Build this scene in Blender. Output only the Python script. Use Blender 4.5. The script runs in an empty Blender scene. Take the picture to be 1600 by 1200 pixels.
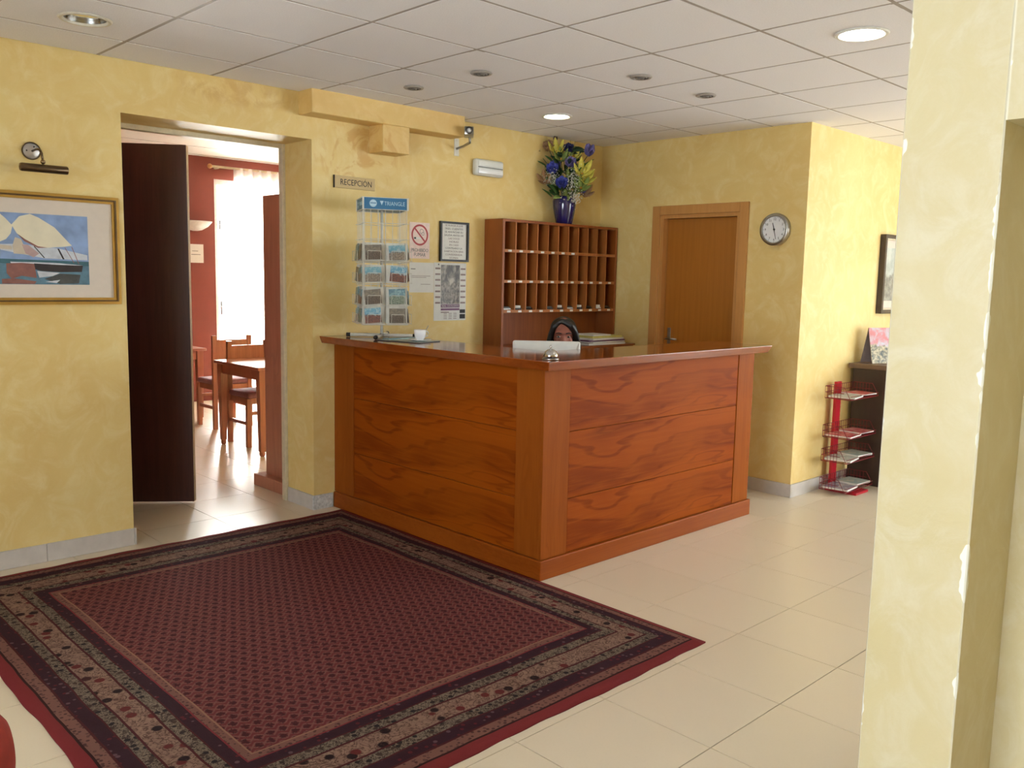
import bpy, bmesh, math, random
from mathutils import Vector, Matrix
random.seed(7)
scn = bpy.context.scene
COL = scn.collection
PI = math.pi

# ------------------------------------------------------------------ camera
FPX = 1371.27
CZ = 1.50876
YAW, PIT, ROL = 0.80049735, -0.12094986, 0.02071127
_f = Vector((math.cos(YAW)*math.cos(PIT), math.sin(YAW)*math.cos(PIT), math.sin(PIT)))
_r0 = Vector((math.sin(YAW), -math.cos(YAW), 0)); _u0 = _r0.cross(_f)
_r = math.cos(ROL)*_r0 + math.sin(ROL)*_u0
_u = -math.sin(ROL)*_r0 + math.cos(ROL)*_u0
cam = bpy.data.cameras.new('camera'); camo = bpy.data.objects.new('camera', cam); COL.objects.link(camo)
cam.sensor_width = 36; cam.lens = FPX/1600*36; cam.clip_start = .02; cam.clip_end = 100
M4 = Matrix.Identity(4)
for i in range(3):
    M4[i][0] = _r[i]; M4[i][1] = _u[i]; M4[i][2] = -_f[i]
M4[2][3] = CZ
camo.matrix_world = M4
scn.camera = camo

def to_px(P):
    d = Vector(P) - Vector((0, 0, CZ)); z = d.dot(_f)
    if z < .05: return None
    return 800 + FPX*d.dot(_r)/z, 600 - FPX*d.dot(_u)/z, z

# ------------------------------------------------------------------ world, sun, daylight, exposure
vs = scn.view_settings
vs.view_transform = 'Standard'; vs.look = 'None'; vs.gamma = 1; vs.use_curve_mapping = False
vs.exposure = 0.19
scn.cycles.adaptive_threshold = .02; scn.cycles.max_bounces = 9
w = bpy.data.worlds.new('sky'); scn.world = w; w.use_nodes = True
bg = w.node_tree.nodes['Background']; bg.inputs[0].default_value = (.93, .96, 1, 1); bg.inputs[1].default_value = 9.0

def area(name, loc, direction, sx, sy, power, color):
    l = bpy.data.lights.new(name, 'AREA'); l.shape = 'RECTANGLE'; l.size = sx; l.size_y = sy
    l.energy = power; l.color = color
    o = bpy.data.objects.new(name, l); COL.objects.link(o); o.location = loc
    o.rotation_euler = Vector(direction).to_track_quat('-Z', 'Y').to_euler()
    return o
DAY = (.74, .88, 1)
area('daylight_entrance_window', (-1.86, 1.0, 1.35), (1, .0, -.12), 1.9, 2.0, 70, DAY)
area('daylight_lounge_window', (7.9, -2.26, 1.4), (0, 1, -.02), 2.8, 2.0, 52, DAY)
area('daylight_end_window', (9.46, -.5, 1.45), (-1, 0, -.02), 2.6, 1.9, 48, DAY)
area('daylight_dining_window', (5.75, 9.95, 1.35), (0, -1, -.05), 2.1, 2.4, 1000, (1, .97, .94))
sun = bpy.data.lights.new('sun', 'SUN'); sun.energy = 6; sun.angle = .009; sun.color = (1, .94, .85)
suno = bpy.data.objects.new('sun', sun); COL.objects.link(suno)
suno.rotation_euler = Vector((-.55, -.85, -.80)).to_track_quat('-Z', 'Y').to_euler()

# ------------------------------------------------------------------ materials
def lin(c):
    return tuple(((v/255)/12.92 if v/255 <= .04045 else ((v/255+.055)/1.055)**2.4) for v in c)
class NB:
    """small node builder"""
    def __init__(s, name):
        s.m = bpy.data.materials.new(name); s.m.use_nodes = True; s.nt = s.m.node_tree
        s.p = s.nt.nodes['Principled BSDF']; s.out = s.nt.nodes['Material Output']
    def n(s, t, **kw):
        x = s.nt.nodes.new(t)
        for k, v in kw.items(): setattr(x, k, v)
        return x
    def link(s, a, b): s.nt.links.new(a, b)
    def setin(s, sock, v):
        if hasattr(v, 'node') or isinstance(v, bpy.types.NodeSocket): s.link(v, sock)
        else: sock.default_value = v
    def math(s, op, a, b=0.0, c=0.0, clamp=False):
        x = s.n('ShaderNodeMath', operation=op); x.use_clamp = clamp
        s.setin(x.inputs[0], a); s.setin(x.inputs[1], b)
        if op in ('MULTIPLY_ADD', 'WRAP', 'COMPARE', 'SMOOTH_MIN'): s.setin(x.inputs[2], c)
        return x.outputs[0]
    def ss(s, v, a, b):      # smoothstep a..b -> 0..1
        x = s.n('ShaderNodeMapRange', interpolation_type='SMOOTHSTEP')
        s.setin(x.inputs[0], v); x.inputs[1].default_value = a; x.inputs[2].default_value = b
        return x.outputs[0]
    def mix(s, f, a, b):
        x = s.n('ShaderNodeMix', data_type='RGBA'); s.setin(x.inputs[0], f)
        for i, v in ((6, a), (7, b)):
            if isinstance(v, tuple): v = (*lin(v), 1) if len(v) == 3 else v
            s.setin(x.inputs[i], v)
        return x.outputs[2]
    def coord(s, kind='Object'): return s.n('ShaderNodeTexCoord').outputs[kind]
    def mapping(s, v, scale=(1, 1, 1), loc=(0, 0, 0), rot=(0, 0, 0)):
        x = s.n('ShaderNodeMapping'); s.link(v, x.inputs[0])
        x.inputs['Scale'].default_value = scale; x.inputs['Location'].default_value = loc; x.inputs['Rotation'].default_value = rot
        return x.outputs[0]
    def noise(s, v, scale=5, detail=3, rough=.55, dist=0, out='Fac'):
        x = s.n('ShaderNodeTexNoise'); s.link(v, x.inputs['Vector'])
        x.inputs['Scale'].default_value = scale; x.inputs['Detail'].default_value = detail
        x.inputs['Roughness'].default_value = rough; x.inputs['Distortion'].default_value = dist
        return x.outputs[out]
    def voro(s, v, scale, feature='F1'):
        x = s.n('ShaderNodeTexVoronoi', feature=feature); s.link(v, x.inputs['Vector']); x.inputs['Scale'].default_value = scale
        return x
    def xyz(s, v):
        x = s.n('ShaderNodeSeparateXYZ'); s.link(v, x.inputs[0]); return x.outputs
    def vec(s, x, y, z=0.0):
        c = s.n('ShaderNodeCombineXYZ'); s.setin(c.inputs[0], x); s.setin(c.inputs[1], y); s.setin(c.inputs[2], z); return c.outputs[0]
    def bump(s, h, strength=.2, dist=.01):
        x = s.n('ShaderNodeBump'); s.link(h, x.inputs['Height']); x.inputs['Strength'].default_value = strength; x.inputs['Distance'].default_value = dist
        s.link(x.outputs[0], s.p.inputs['Normal'])
    def done(s, color=None, rough=None, metal=None, **kw):
        if color is not None:
            if isinstance(color, tuple): color = (*lin(color), 1)
            s.setin(s.p.inputs['Base Color'], color)
        if rough is not None: s.setin(s.p.inputs['Roughness'], rough)
        if metal is not None: s.p.inputs['Metallic'].default_value = metal
        for k, v in kw.items(): s.setin(s.p.inputs[k.replace('_', ' ')], v)
        return s.m
MATS = {}
def P(name, c, rough=.5, metal=0, var=.12, scale=30, bump=0, coat=0, **kw):
    """plain surface with slight procedural mottling"""
    if name in MATS: return MATS[name]
    b = NB(name); co = b.coord(); nz = b.noise(co, scale, 3)
    dark = tuple(max(0, v*(1-var)) for v in c); lite = tuple(min(255, v*(1+var*.5)) for v in c)
    if bump: b.bump(nz, bump, .004)
    if coat: kw['Coat_Weight'] = coat; kw['Coat_Roughness'] = .08
    MATS[name] = b.done(b.mix(nz, dark, lite), rough, metal, **kw)
    return MATS[name]

def stucco(name, deep, mid, lite, stain=False, chips=None):
    b = NB(name); co = b.coord()
    n1 = b.noise(b.mapping(co, (1, 1, 1.3)), 1.1, 5, .6, .8)
    n2 = b.noise(co, 5.5, 6, .65, 1.5)
    c = b.mix(b.ss(n1, .25, .75), deep, mid)
    c = b.mix(b.math('MULTIPLY', b.ss(n2, .40, .8), .6), c, (*lin(lite), 1))
    fine = b.noise(co, 90, 3)
    c = b.mix(b.math('MULTIPLY', b.ss(fine, .45, .75), .12), c, (*lin(deep), 1))
    if stain:            # old water stain below the boxed-in block
        s = b.xyz(co)
        dx = b.math('DIVIDE', b.math('SUBTRACT', s[0], 3.27), .42); dz = b.math('DIVIDE', b.math('SUBTRACT', s[2], 2.28), .26)
        d = b.math('SQRT', b.math('ADD', b.math('MULTIPLY', dx, dx), b.math('MULTIPLY', dz, dz)))
        sn = b.noise(b.mapping(co, (1, 1, 1.0), rot=(0, .6, 0)), 4.2, 5, .6, 2.5)
        k = b.math('MULTIPLY', b.ss(d, 1.15, .35), b.ss(sn, .46, .62))
        c = b.mix(b.math('MULTIPLY', k, .5), c, (206, 144, 62))
        dx = b.math('DIVIDE', b.math('SUBTRACT', s[0], 2.45), .5); dz = b.math('DIVIDE', b.math('SUBTRACT', s[2], 2.52), .1)
        d = b.math('SQRT', b.math('ADD', b.math('MULTIPLY', dx, dx), b.math('MULTIPLY', dz, dz)))
        k = b.math('MULTIPLY', b.ss(d, 1.1, .3), b.ss(sn, .4, .6))
        c = b.mix(b.math('MULTIPLY', k, .4), c, (196, 140, 66))
    if chips:            # knocked plaster along the arrises
        s = b.xyz(co); e = None
        for cx, cy in chips:
            d = b.math('MAXIMUM', b.math('ABSOLUTE', b.math('SUBTRACT', s[0], cx)), b.math('ABSOLUTE', b.math('SUBTRACT', s[1], cy)))
            e = d if e is None else b.math('MINIMUM', e, d)
        cn = b.noise(b.mapping(co, (1, 1, .55)), 11, 3, .6)
        k = b.ss(b.math('SUBTRACT', b.math('MULTIPLY', b.math('SUBTRACT', cn, .52), .12), e), 0, .002)
        line = b.ss(e, .006, .002)
        c = b.mix(b.math('MAXIMUM', b.math('MULTIPLY', line, .55), k), c, (240, 238, 226))
    b.bump(b.math('ADD', n2, b.math('MULTIPLY', fine, .35)), .12, .01)
    return b.done(c, .55)
WALLC = ((226, 193, 120), (235, 208, 138), (242, 224, 168))
MATS['wall'] = stucco('yellow_stucco', *WALLC)
MATS['wall_left'] = stucco('yellow_stucco_stained', *WALLC, stain=True)
MATS['beam'] = stucco('beam_stucco', (220, 180, 108), (230, 196, 124), (238, 210, 150), stain=True)
MATS['wall_pier'] = stucco('daylit_stucco', (202, 186, 138), (212, 200, 162), (220, 213, 190), chips=((2.4, 1.005), (2.4, .757)))  # yellow stucco paled: cool daylight on the pier put into its colour
P('red_wall', (130, 60, 46), .7, var=.1, scale=4)
P('ceiling_tile', (244, 242, 246), .9, var=.05, scale=160, bump=.25)
P('ceiling_back', (150, 138, 130), .9)
P('grid_bar', (172, 162, 156), .6, var=.05)
P('white_ceiling', (238, 232, 222), .9, var=.03)
P('grout', (98, 76, 56), .95)
def tile_mat(name, c, c2):
    b = NB(name); co = b.coord(); oi = b.n('ShaderNodeObjectInfo')
    n1 = b.noise(co, 5, 3, .5, .2); n2 = b.noise(co, 120, 2)
    col = b.mix(b.math('MULTIPLY', b.math('ADD', n1, oi.outputs['Random']), .5), c, c2)
    col = b.mix(b.math('MULTIPLY', b.ss(n2, .5, .8), .06), col, (170, 145, 112))
    return b.done(col, b.math('MULTIPLY_ADD', n1, .06, .26))
MATS['floor_tile'] = tile_mat('cream_floor_tile', (221, 206, 180), (226, 211, 187))
MATS['skirting'] = P('grey_skirting', (206, 198, 190), .4, var=.1, scale=14)
MATS['marble'] = P('speckled_marble', (214, 214, 210), .35, var=.4, scale=60)

def wood(name, c_dark, c_mid, c_light, axis='X', scale=1.0, rough=.32, dist=5.0, coat=.25, amt=1.0, ring=5.0, spec=.5):
    b = NB(name); co = b.coord()
    st = {'X': (.34, 1, 2.8), 'Z': (2.6, 1, .45), 'Y': (1, .55, 2.6)}[axis]
    v = b.mapping(co, tuple(s*scale for s in st))
    n0 = b.noise(v, 1.6, 3, .5, .6)
    coz = b.xyz(v)
    a = coz[2] if axis != 'Z' else coz[0]
    g = b.math('SINE', b.math('MULTIPLY', b.math('ADD', b.math('MULTIPLY', a, ring*.55), b.math('MULTIPLY', n0, dist)), 6.2))
    g = b.math('MULTIPLY_ADD', g, .5, .5)
    fs = {'X': (2.5, 30, 55), 'Z': (55, 30, 2.5), 'Y': (30, 2.5, 55)}[axis]
    fn = b.noise(b.mapping(co, fs), 1.0, 3, .6)
    big = b.noise(co, 1.5, 2)
    c = b.mix(b.math('MULTIPLY_ADD', b.ss(g, .0, .9), .55, .45), c_dark, c_mid)
    g2 = b.math('SINE', b.math('MULTIPLY', b.math('ADD', b.math('MULTIPLY', a, ring*1.6), b.math('MULTIPLY', n0, dist*3.2)), 6.2))
    c = b.mix(b.math('MULTIPLY', b.ss(g2, .70, 1.0), .6*amt), c, (*lin(c_dark), 1))
    c = b.mix(b.math('MULTIPLY', b.ss(fn, .4, .75), .45*amt), c, (*lin(c_light), 1))
    c = b.mix(b.math('MULTIPLY', b.ss(big, .4, .7), .35), c, (*lin(c_light), 1))
    b.bump(fn, .04, .002)
    return b.done(c, rough, Coat_Weight=coat, Coat_Roughness=.12, Specular_IOR_Level=spec)
MATS['veneer'] = wood('cherry_veneer', (104, 36, 4), (146, 66, 9), (162, 83, 15), 'X', .8, .5, 3.2, coat=0, ring=2.2, spec=.07)
MATS['stile'] = wood('cherry_stile', (136, 66, 16), (148, 76, 20), (158, 86, 26), 'Z', 1.6, .5, 2.0, coat=0, spec=.08)
MATS['plinth'] = wood('cherry_plinth', (134, 62, 14), (146, 72, 18), (156, 82, 24), 'X', 1.4, .4, 2.0, coat=0, spec=.14)
MATS['top'] = wood('cherry_top', (124, 54, 14), (140, 64, 18), (152, 76, 24), 'X', 1.0, .11, 3.0, coat=.35)
MATS['pigeon'] = wood('pigeonhole_wood', (128, 62, 20), (146, 76, 28), (160, 90, 38), 'Z', 1.3, .35, 2.0, coat=.1)
MATS['pigeon_edge'] = wood('pigeonhole_edge', (160, 92, 42), (172, 104, 50), (184, 116, 62), 'Z', 1.3, .35, 2.0, coat=.1)
MATS['door'] = wood('oak_door', (164, 100, 30), (172, 107, 35), (180, 114, 42), 'Z', 1.8, .35, 1.0, ring=8, coat=.1)
MATS['casing'] = wood('oak_casing', (190, 132, 68), (198, 140, 76), (206, 150, 88), 'Z', 1.6, .4, 1.5)
MATS['dark_door'] = wood('wenge_door', (66, 38, 35), (76, 44, 40), (88, 52, 47), 'Z', 1.6, .35, 2.0)
MATS['dining_wood'] = wood('dining_wood', (158, 98, 72), (176, 112, 84), (190, 128, 98), 'Z', 1.6, .35, 2.0)
MATS['dark_desk'] = wood('dark_desk_wood', (48, 32, 24), (58, 40, 30), (70, 50, 38), 'Z', 1.4, .4, 2.0)
P('desk_edge', (112, 88, 70), .4)
P('white_paint', (232, 230, 224), .4); P('white_plastic', (226, 226, 222), .35, var=.04)
P('black_plastic', (26, 25, 26), .4); P('dark_grey', (70, 68, 66), .5); P('mid_grey', (170, 162, 156), .5); P('spot_grey', (116, 108, 102), .5)
P('chrome', (205, 205, 205), .12, 1, var=.04); P('steel', (170, 168, 164), .28, 1, var=.06)
P('brass', (150, 128, 98), .3, 1, var=.1); P('gold', (196, 160, 90), .3, 1, var=.12, scale=12)
P('bronze', (110, 92, 72), .32, 1, var=.1); P('nickel_disc', (188, 182, 176), .35, .7)
P('cream_frame', (216, 200, 168), .5); P('paper', (230, 228, 222), .7, var=.04); P('mat_board', (220, 206, 190), .8, var=.03)
P('sign_beige', (206, 176, 118), .45, var=.05); P('ink', (40, 36, 34), .6); P('ink_soft', (150, 132, 128), .7)
P('sign_red', (176, 44, 46), .5); P('sign_pink', (240, 214, 204), .5); P('ink_grey', (110, 106, 104), .7)
P('purple', (118, 74, 110), .6); P('blue_sign', (58, 118, 160), .4, var=.15, scale=8); P('blue_pale', (190, 220, 235), .5)
P('booklet_yellow', (206, 196, 110), .6); P('cream_plate', (228, 222, 208), .4); P('terracotta', (150, 68, 40), .6)
P('red_metal', (186, 22, 40), .35, var=.08); P('red_wire', (128, 26, 34), .4); P('white_wire', (224, 220, 208), .4)
P('cushion', (158, 112, 118), .85, var=.2, scale=60, bump=.3)
P('armchair_red', (150, 42, 26), .8, var=.2, scale=40, bump=.2)
P('porcelain', (236, 236, 238), .12, var=.02); P('cobalt', (28, 24, 92), .1, var=.15, coat=.6)
P('skin', (158, 94, 76), .55, var=.06, scale=40); P('hair', (26, 20, 18), .45, var=.35, scale=50); P('lip', (150, 72, 70), .4)
P('eye_white', (176, 160, 150), .3); P('eye_dark', (24, 16, 12), .15); P('shirt', (62, 58, 74), .8)
P('soft_black', (30, 30, 32), .7); P('fabric_black', (38, 38, 42), .85)
for nm, c in dict(rose_blue=(70, 78, 176), rose_lilac=(128, 118, 182), rose_navy=(34, 36, 92), lily=(226, 214, 96), lily_core=(214, 160, 56),
                  leaf=(58, 104, 38), leaf_dark=(44, 72, 44), leaf_pale=(142, 160, 84), breath=(226, 226, 214), dried=(176, 136, 96), stem=(70, 92, 46),
                  poppy=(64, 30, 40)).items(): P(nm, c, .6, var=.22, scale=40)

def picture_mat(name, cols, seed, scale=14):
    """flat printed scenery: sky over ground with blotches"""
    b = NB(name); co = b.coord('Generated'); s = b.xyz(co)
    nz = b.noise(b.mapping(co, loc=(seed, seed*.7, 0)), scale*.35, 4, .6, .5)
    n2 = b.noise(b.mapping(co, loc=(seed*2, 0, seed)), scale, 4, .65)
    h = b.math('ADD', s[2], b.math('MULTIPLY', b.math('SUBTRACT', nz, .5), .5))
    c = b.mix(b.ss(n2, .35, .65), cols[0], cols[1])
    sky = b.mix(b.ss(nz, .4, .7), cols[2], cols[3])
    c = b.mix(b.ss(h, .48, .56), c, sky)
    return b.done(c, .35)
CARD = [picture_mat('postcard_print_a', ((92, 78, 68), (160, 148, 132), (104, 152, 168), (170, 190, 192)), 1.3),
        picture_mat('postcard_print_b', ((66, 58, 54), (120, 106, 92), (112, 104, 94), (146, 136, 120)), 4.1),
        picture_mat('postcard_print_c', ((60, 80, 70), (160, 168, 150), (90, 120, 130), (150, 178, 182)), 7.7),
        picture_mat('postcard_print_d', ((150, 96, 76), (74, 66, 70), (96, 148, 170), (186, 200, 202)), 9.2)]
MAG = [picture_mat('magazine_print_a', ((150, 40, 50), (206, 150, 140), (190, 60, 70), (226, 190, 170)), 2.2, 9),
       picture_mat('magazine_print_b', ((120, 112, 100), (214, 210, 190), (170, 178, 170), (226, 226, 214)), 5.2, 9),
       picture_mat('magazine_print_c', ((70, 90, 92), (196, 176, 140), (150, 170, 168), (208, 200, 176)), 8.4, 9),
       picture_mat('magazine_print_d', ((60, 52, 60), (180, 120, 96), (120, 116, 140), (206, 196, 186)), 3.6, 9)]
def glass_mat():
    b = NB('clear_glass'); b.nt.nodes.remove(b.p)
    t = b.n('ShaderNodeBsdfTransparent'); t.inputs[0].default_value = (.96, .98, .97, 1)
    g = b.n('ShaderNodeBsdfGlossy'); g.inputs['Roughness'].default_value = .03
    mx = b.n('ShaderNodeMixShader'); fr = b.n('ShaderNodeFresnel'); fr.inputs[0].default_value = 1.45
    b.link(fr.outputs[0], mx.inputs[0]); b.link(t.outputs[0], mx.inputs[1]); b.link(g.outputs[0], mx.inputs[2]); b.link(mx.outputs[0], b.out.inputs[0])
    return b.m
MATS['glass'] = glass_mat()
def sheer_mat():
    b = NB('sheer_curtain'); b.nt.nodes.remove(b.p)
    t = b.n('ShaderNodeBsdfTransparent'); d = b.n('ShaderNodeBsdfTranslucent'); d.inputs[0].default_value = (.95, .93, .88, 1)
    e = b.n('ShaderNodeBsdfDiffuse'); e.inputs[0].default_value = (.92, .9, .85, 1)
    m1 = b.n('ShaderNodeMixShader'); m2 = b.n('ShaderNodeMixShader')
    wv = b.noise(b.mapping(b.coord(), (40, 40, 1)), 2, 2)
    b.link(b.math('MULTIPLY_ADD', wv, .25, .12), m1.inputs[0]); b.link(d.outputs[0], m1.inputs[1]); b.link(t.outputs[0], m1.inputs[2])
    m2.inputs[0].default_value = .35; b.link(m1.outputs[0], m2.inputs[1]); b.link(e.outputs[0], m2.inputs[2]); b.link(m2.outputs[0], b.out.inputs[0])
    return b.m
MATS['sheer'] = sheer_mat()
def emit_mat(name, col, strength):
    b = NB(name); b.done((235, 235, 230), .4)
    b.p.inputs['Emission Color'].default_value = (*col, 1); b.p.inputs['Emission Strength'].default_value = strength
    return b.m
MATS['lamp_on'] = emit_mat('lit_lamp', (1, .97, .86), 26)
MATS['lamp_on_green'] = emit_mat('lit_compact_lamp', (1, .98, .70), 15)

# rug ------------------------------------------------------------------
RX0, RX1, RY0, RY1 = .81, 3.06, 1.95, 4.70
def rug_mat():
    b = NB('oriental_rug'); co = b.coord(); s = b.xyz(co)
    wob = b.noise(co, 3.0, 2)
    x = b.math('ADD', s[0], b.math('MULTIPLY', b.math('SUBTRACT', wob, .5), .02))
    y = b.math('ADD', s[1], b.math('MULTIPLY', b.math('SUBTRACT', wob, .5), -.02))
    dl = b.math('DIVIDE', b.math('SUBTRACT', x, RX0), .43); dr = b.math('DIVIDE', b.math('SUBTRACT', RX1, x), .31)
    dn = b.math('DIVIDE', b.math('SUBTRACT', y, RY0), .46); df = b.math('DIVIDE', b.math('SUBTRACT', RY1, y), .44)
    d = b.math('MINIMUM', b.math('MINIMUM', dl, dr), b.math('MINIMUM', dn, df))
    # field: staggered rows of small boteh
    ca = .044
    u = b.math('DIVIDE', s[0], ca); row = b.math('FLOOR', b.math('DIVIDE', s[1], ca))
    odd = b.math('MULTIPLY', b.math('MODULO', row, 2.0), .5)
    fu = b.math('SUBTRACT', b.math('FRACT', b.math('ADD', u, odd)), .5); fv = b.math('SUBTRACT', b.math('FRACT', b.math('DIVIDE', s[1], ca)), .5)
    nz = b.noise(co, 85, 3, .7)
    r = b.math('SQRT', b.math('ADD', b.math('MULTIPLY', b.math('MULTIPLY', fu, fu), 1.6), b.math('MULTIPLY', fv, fv)))
    r = b.math('ADD', r, b.math('MULTIPLY', b.math('SUBTRACT', nz, .5), 1.5))
    mot = b.ss(r, .40, .26)
    lat = b.math('ABSOLUTE', b.math('SUBTRACT', b.math('ADD', b.math('ABSOLUTE', fu), b.math('ABSOLUTE', fv)), .5))
    patch = b.noise(co, 2.2, 4, .6)
    field = b.mix(patch, (124, 52, 60), (136, 72, 66))
    field = b.mix(b.math('MULTIPLY', b.ss(lat, .18, .04), .6), field, (160, 118, 108))
    field = b.mix(b.math('MULTIPLY', mot, .8), field, (66, 30, 38))
    # border stripes
    v1 = b.voro(co, 16); v2 = b.voro(co, 34); v3 = b.voro(co, 60)
    def motif(vv, base, th, dk=(44, 30, 34), lt=(120, 50, 50)):
        rnd = b.xyz(vv.outputs['Color'])[0]
        c = b.mix(b.ss(rnd, .45, .55), dk, lt)
        return b.mix(b.ss(vv.outputs['Distance'], th, th*.72), base, c)
    cream = b.mix(b.noise(co, 28, 4, .7, 1.2), (120, 84, 76), (206, 182, 156))
    wig = b.ss(b.math('ABSOLUTE', b.math('SUBTRACT', b.noise(co, 24, 2, .5, 2.0), .5)), .05, .02)
    cream = b.mix(b.math('MULTIPLY', wig, .7), cream, (84, 56, 50))
    cream = motif(v1, cream, .34)
    cream = b.mix(b.math('MULTIPLY', b.ss(b.voro(co, 70).outputs['Distance'], .34, .2), .5), cream, (92, 72, 56))
    guard = b.mix(b.ss(b.math('ABSOLUTE', b.math('SUBTRACT', b.noise(co, 60, 2, .5, 1.5), .5)), .07, .02), (150, 142, 122), (66, 56, 52))
    guard = motif(v2, guard, .40, (46, 46, 48), (84, 70, 60))
    darkb = motif(v2, (64, 38, 50), .3, (118, 92, 100), (112, 44, 52))
    tan = motif(v3, (150, 112, 98), .42, (96, 66, 62), (120, 86, 78))
    red = b.mix(patch, (146, 50, 58), (152, 66, 62))
    thin = (92, 40, 44)
    stops = [(0.0, red), (.105, (60, 36, 34)), (.125, tan), (.215, thin), (.235, darkb), (.345, thin), (.36, guard), (.455, thin), (.475, cream),
             (.675, thin), (.695, guard), (.795, thin), (.81, darkb), (.91, (150, 60, 66)), (.925, tan), (.985, (176, 140, 112)), (1.0, field)]
    c = stops[0][1]
    for t, colr in stops[1:]: c = b.mix(b.math('GREATER_THAN', d, t), c, colr)
    wear = b.noise(co, 420, 2)
    c = b.mix(b.math('MULTIPLY', wear, .25), c, (70, 40, 42))
    mul = b.n('ShaderNodeMix', data_type='RGBA', blend_type='MULTIPLY'); mul.inputs[0].default_value = 1; b.link(c, mul.inputs[6]); mul.inputs[7].default_value = (.66, .57, .57, 1); c = mul.outputs[2]
    b.bump(b.math('ADD', wear, b.math('MULTIPLY', mot, .2)), .6, .004)
    return b.done(c, .95, Specular_IOR_Level=.15)
MATS['rug'] = rug_mat()

# ------------------------------------------------------------------ mesh helpers
def mt(m): return MATS[m] if isinstance(m, str) else m
def box(bm, x0, x1, y0, y1, z0, z1, bev=0, seg=1):
    vs_ = [bm.verts.new((x, y, z)) for x in (x0, x1) for y in (y0, y1) for z in (z0, z1)]
    idx = ((0, 1, 3, 2), (4, 6, 7, 5), (0, 4, 5, 1), (2, 3, 7, 6), (0, 2, 6, 4), (1, 5, 7, 3))
    fs = [bm.faces.new([vs_[i] for i in f]) for f in idx]
    if bev > 0:
        es = list({e for f in fs for e in f.edges})
        bmesh.ops.bevel(bm, geom=es, offset=bev, segments=seg, affect='EDGES', profile=.5)
    return bm
def prism(bm, poly, y0, y1):                 # poly in (x,z), extruded along y
    a = [bm.verts.new((x, y0, z)) for x, z in poly]; b_ = [bm.verts.new((x, y1, z)) for x, z in poly]
    n = len(poly); bm.faces.new(a); bm.faces.new(list(reversed(b_)))
    for i in range(n): bm.faces.new((a[i], b_[i], b_[(i+1) % n], a[(i+1) % n]))
    return bm
def vprism(bm, poly, z0, z1, inset=None):    # poly in (x,y), extruded along z, optional other bottom poly
    a = [bm.verts.new((x, y, z0)) for x, y in (inset or poly)]; b_ = [bm.verts.new((x, y, z1)) for x, y in poly]
    n = len(poly); bm.faces.new(list(reversed(a))); bm.faces.new(b_)
    for i in range(n): bm.faces.new((a[i], a[(i+1) % n], b_[(i+1) % n], b_[i]))
    return bm
def lathe(bm, prof, seg=24, c=(0, 0, 0), axis='Z', capb=True, capt=True):
    def pos(r, h, t):
        a, b_ = r*math.cos(t), r*math.sin(t)
        if axis == 'Z': return (c[0]+a, c[1]+b_, c[2]+h)
        if axis == 'Y': return (c[0]+a, c[1]+h, c[2]+b_)
        return (c[0]+h, c[1]+a, c[2]+b_)
    rings = [[bm.verts.new(pos(max(r, 1e-5), h, 2*PI*i/seg)) for i in range(seg)] for r, h in prof]
    for k in range(len(rings)-1):
        for i in range(seg):
            bm.faces.new((rings[k][i], rings[k][(i+1) % seg], rings[k+1][(i+1) % seg], rings[k+1][i]))
    if capb: bm.faces.new(list(reversed(rings[0])))
    if capt: bm.faces.new(rings[-1])
    return bm
def tube(bm, pts, r, seg=6, r_end=None, close=True):
    pts = [Vector(p) for p in pts]; n = len(pts); rings = []
    for k, p in enumerate(pts):
        d = (pts[min(k+1, n-1)] - pts[max(k-1, 0)]).normalized()
        up = Vector((0, 0, 1)) if abs(d.z) < .9 else Vector((1, 0, 0))
        a = d.cross(up).normalized(); b_ = d.cross(a)
        rr = r if r_end is None else r + (r_end-r)*k/(n-1)
        rings.append([bm.verts.new(p + rr*(math.cos(2*PI*i/seg)*a + math.sin(2*PI*i/seg)*b_)) for i in range(seg)])
    for k in range(n-1):
        for i in range(seg): bm.faces.new((rings[k][i], rings[k][(i+1) % seg], rings[k+1][(i+1) % seg], rings[k+1][i]))
    if close: bm.faces.new(rings[0]); bm.faces.new(list(reversed(rings[-1])))
    return bm
def sphere(bm, c, r, seg=12, rings=8, scale=(1, 1, 1)):
    m = Matrix.Translation(c) @ Matrix.Diagonal((*[r*s for s in scale], 1))
    bmesh.ops.create_uvsphere(bm, u_segments=seg, v_segments=rings, radius=1, matrix=m); return bm
def N(): return bmesh.new()
def mesh_of(name, bm, smooth=False):
    bmesh.ops.recalc_face_normals(bm, faces=bm.faces[:])
    me = bpy.data.meshes.new(name); bm.to_mesh(me); bm.free()
    if smooth:
        for p in me.polygons: p.use_smooth = True
    return me
def obj(name, bm, m=None, parent=None, smooth=False, loc=None, rot=None):
    me = bm if isinstance(bm, bpy.types.Mesh) else mesh_of(name, bm, smooth)
    if m is not None and not me.materials: me.materials.append(mt(m))
    o = bpy.data.objects.new(name, me); COL.objects.link(o)
    if parent is not None: o.parent = parent
    if loc is not None: o.location = loc
    if rot is not None: o.rotation_euler = rot
    return o
def smooth_by_angle(o, deg=35):
    me = o.data
    for p in me.polygons: p.use_smooth = True
    bm = bmesh.new(); bm.from_mesh(me)
    for e in bm.edges:
        if len(e.link_faces) == 2 and e.calc_face_angle(0) > math.radians(deg): e.smooth = False
    bm.to_mesh(me); bm.free(); return o
def tag(o, label, cat, group=None, kind=None):
    o['label'] = label; o['category'] = cat
    if group: o['group'] = group
    if kind: o['kind'] = kind
    return o
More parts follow.
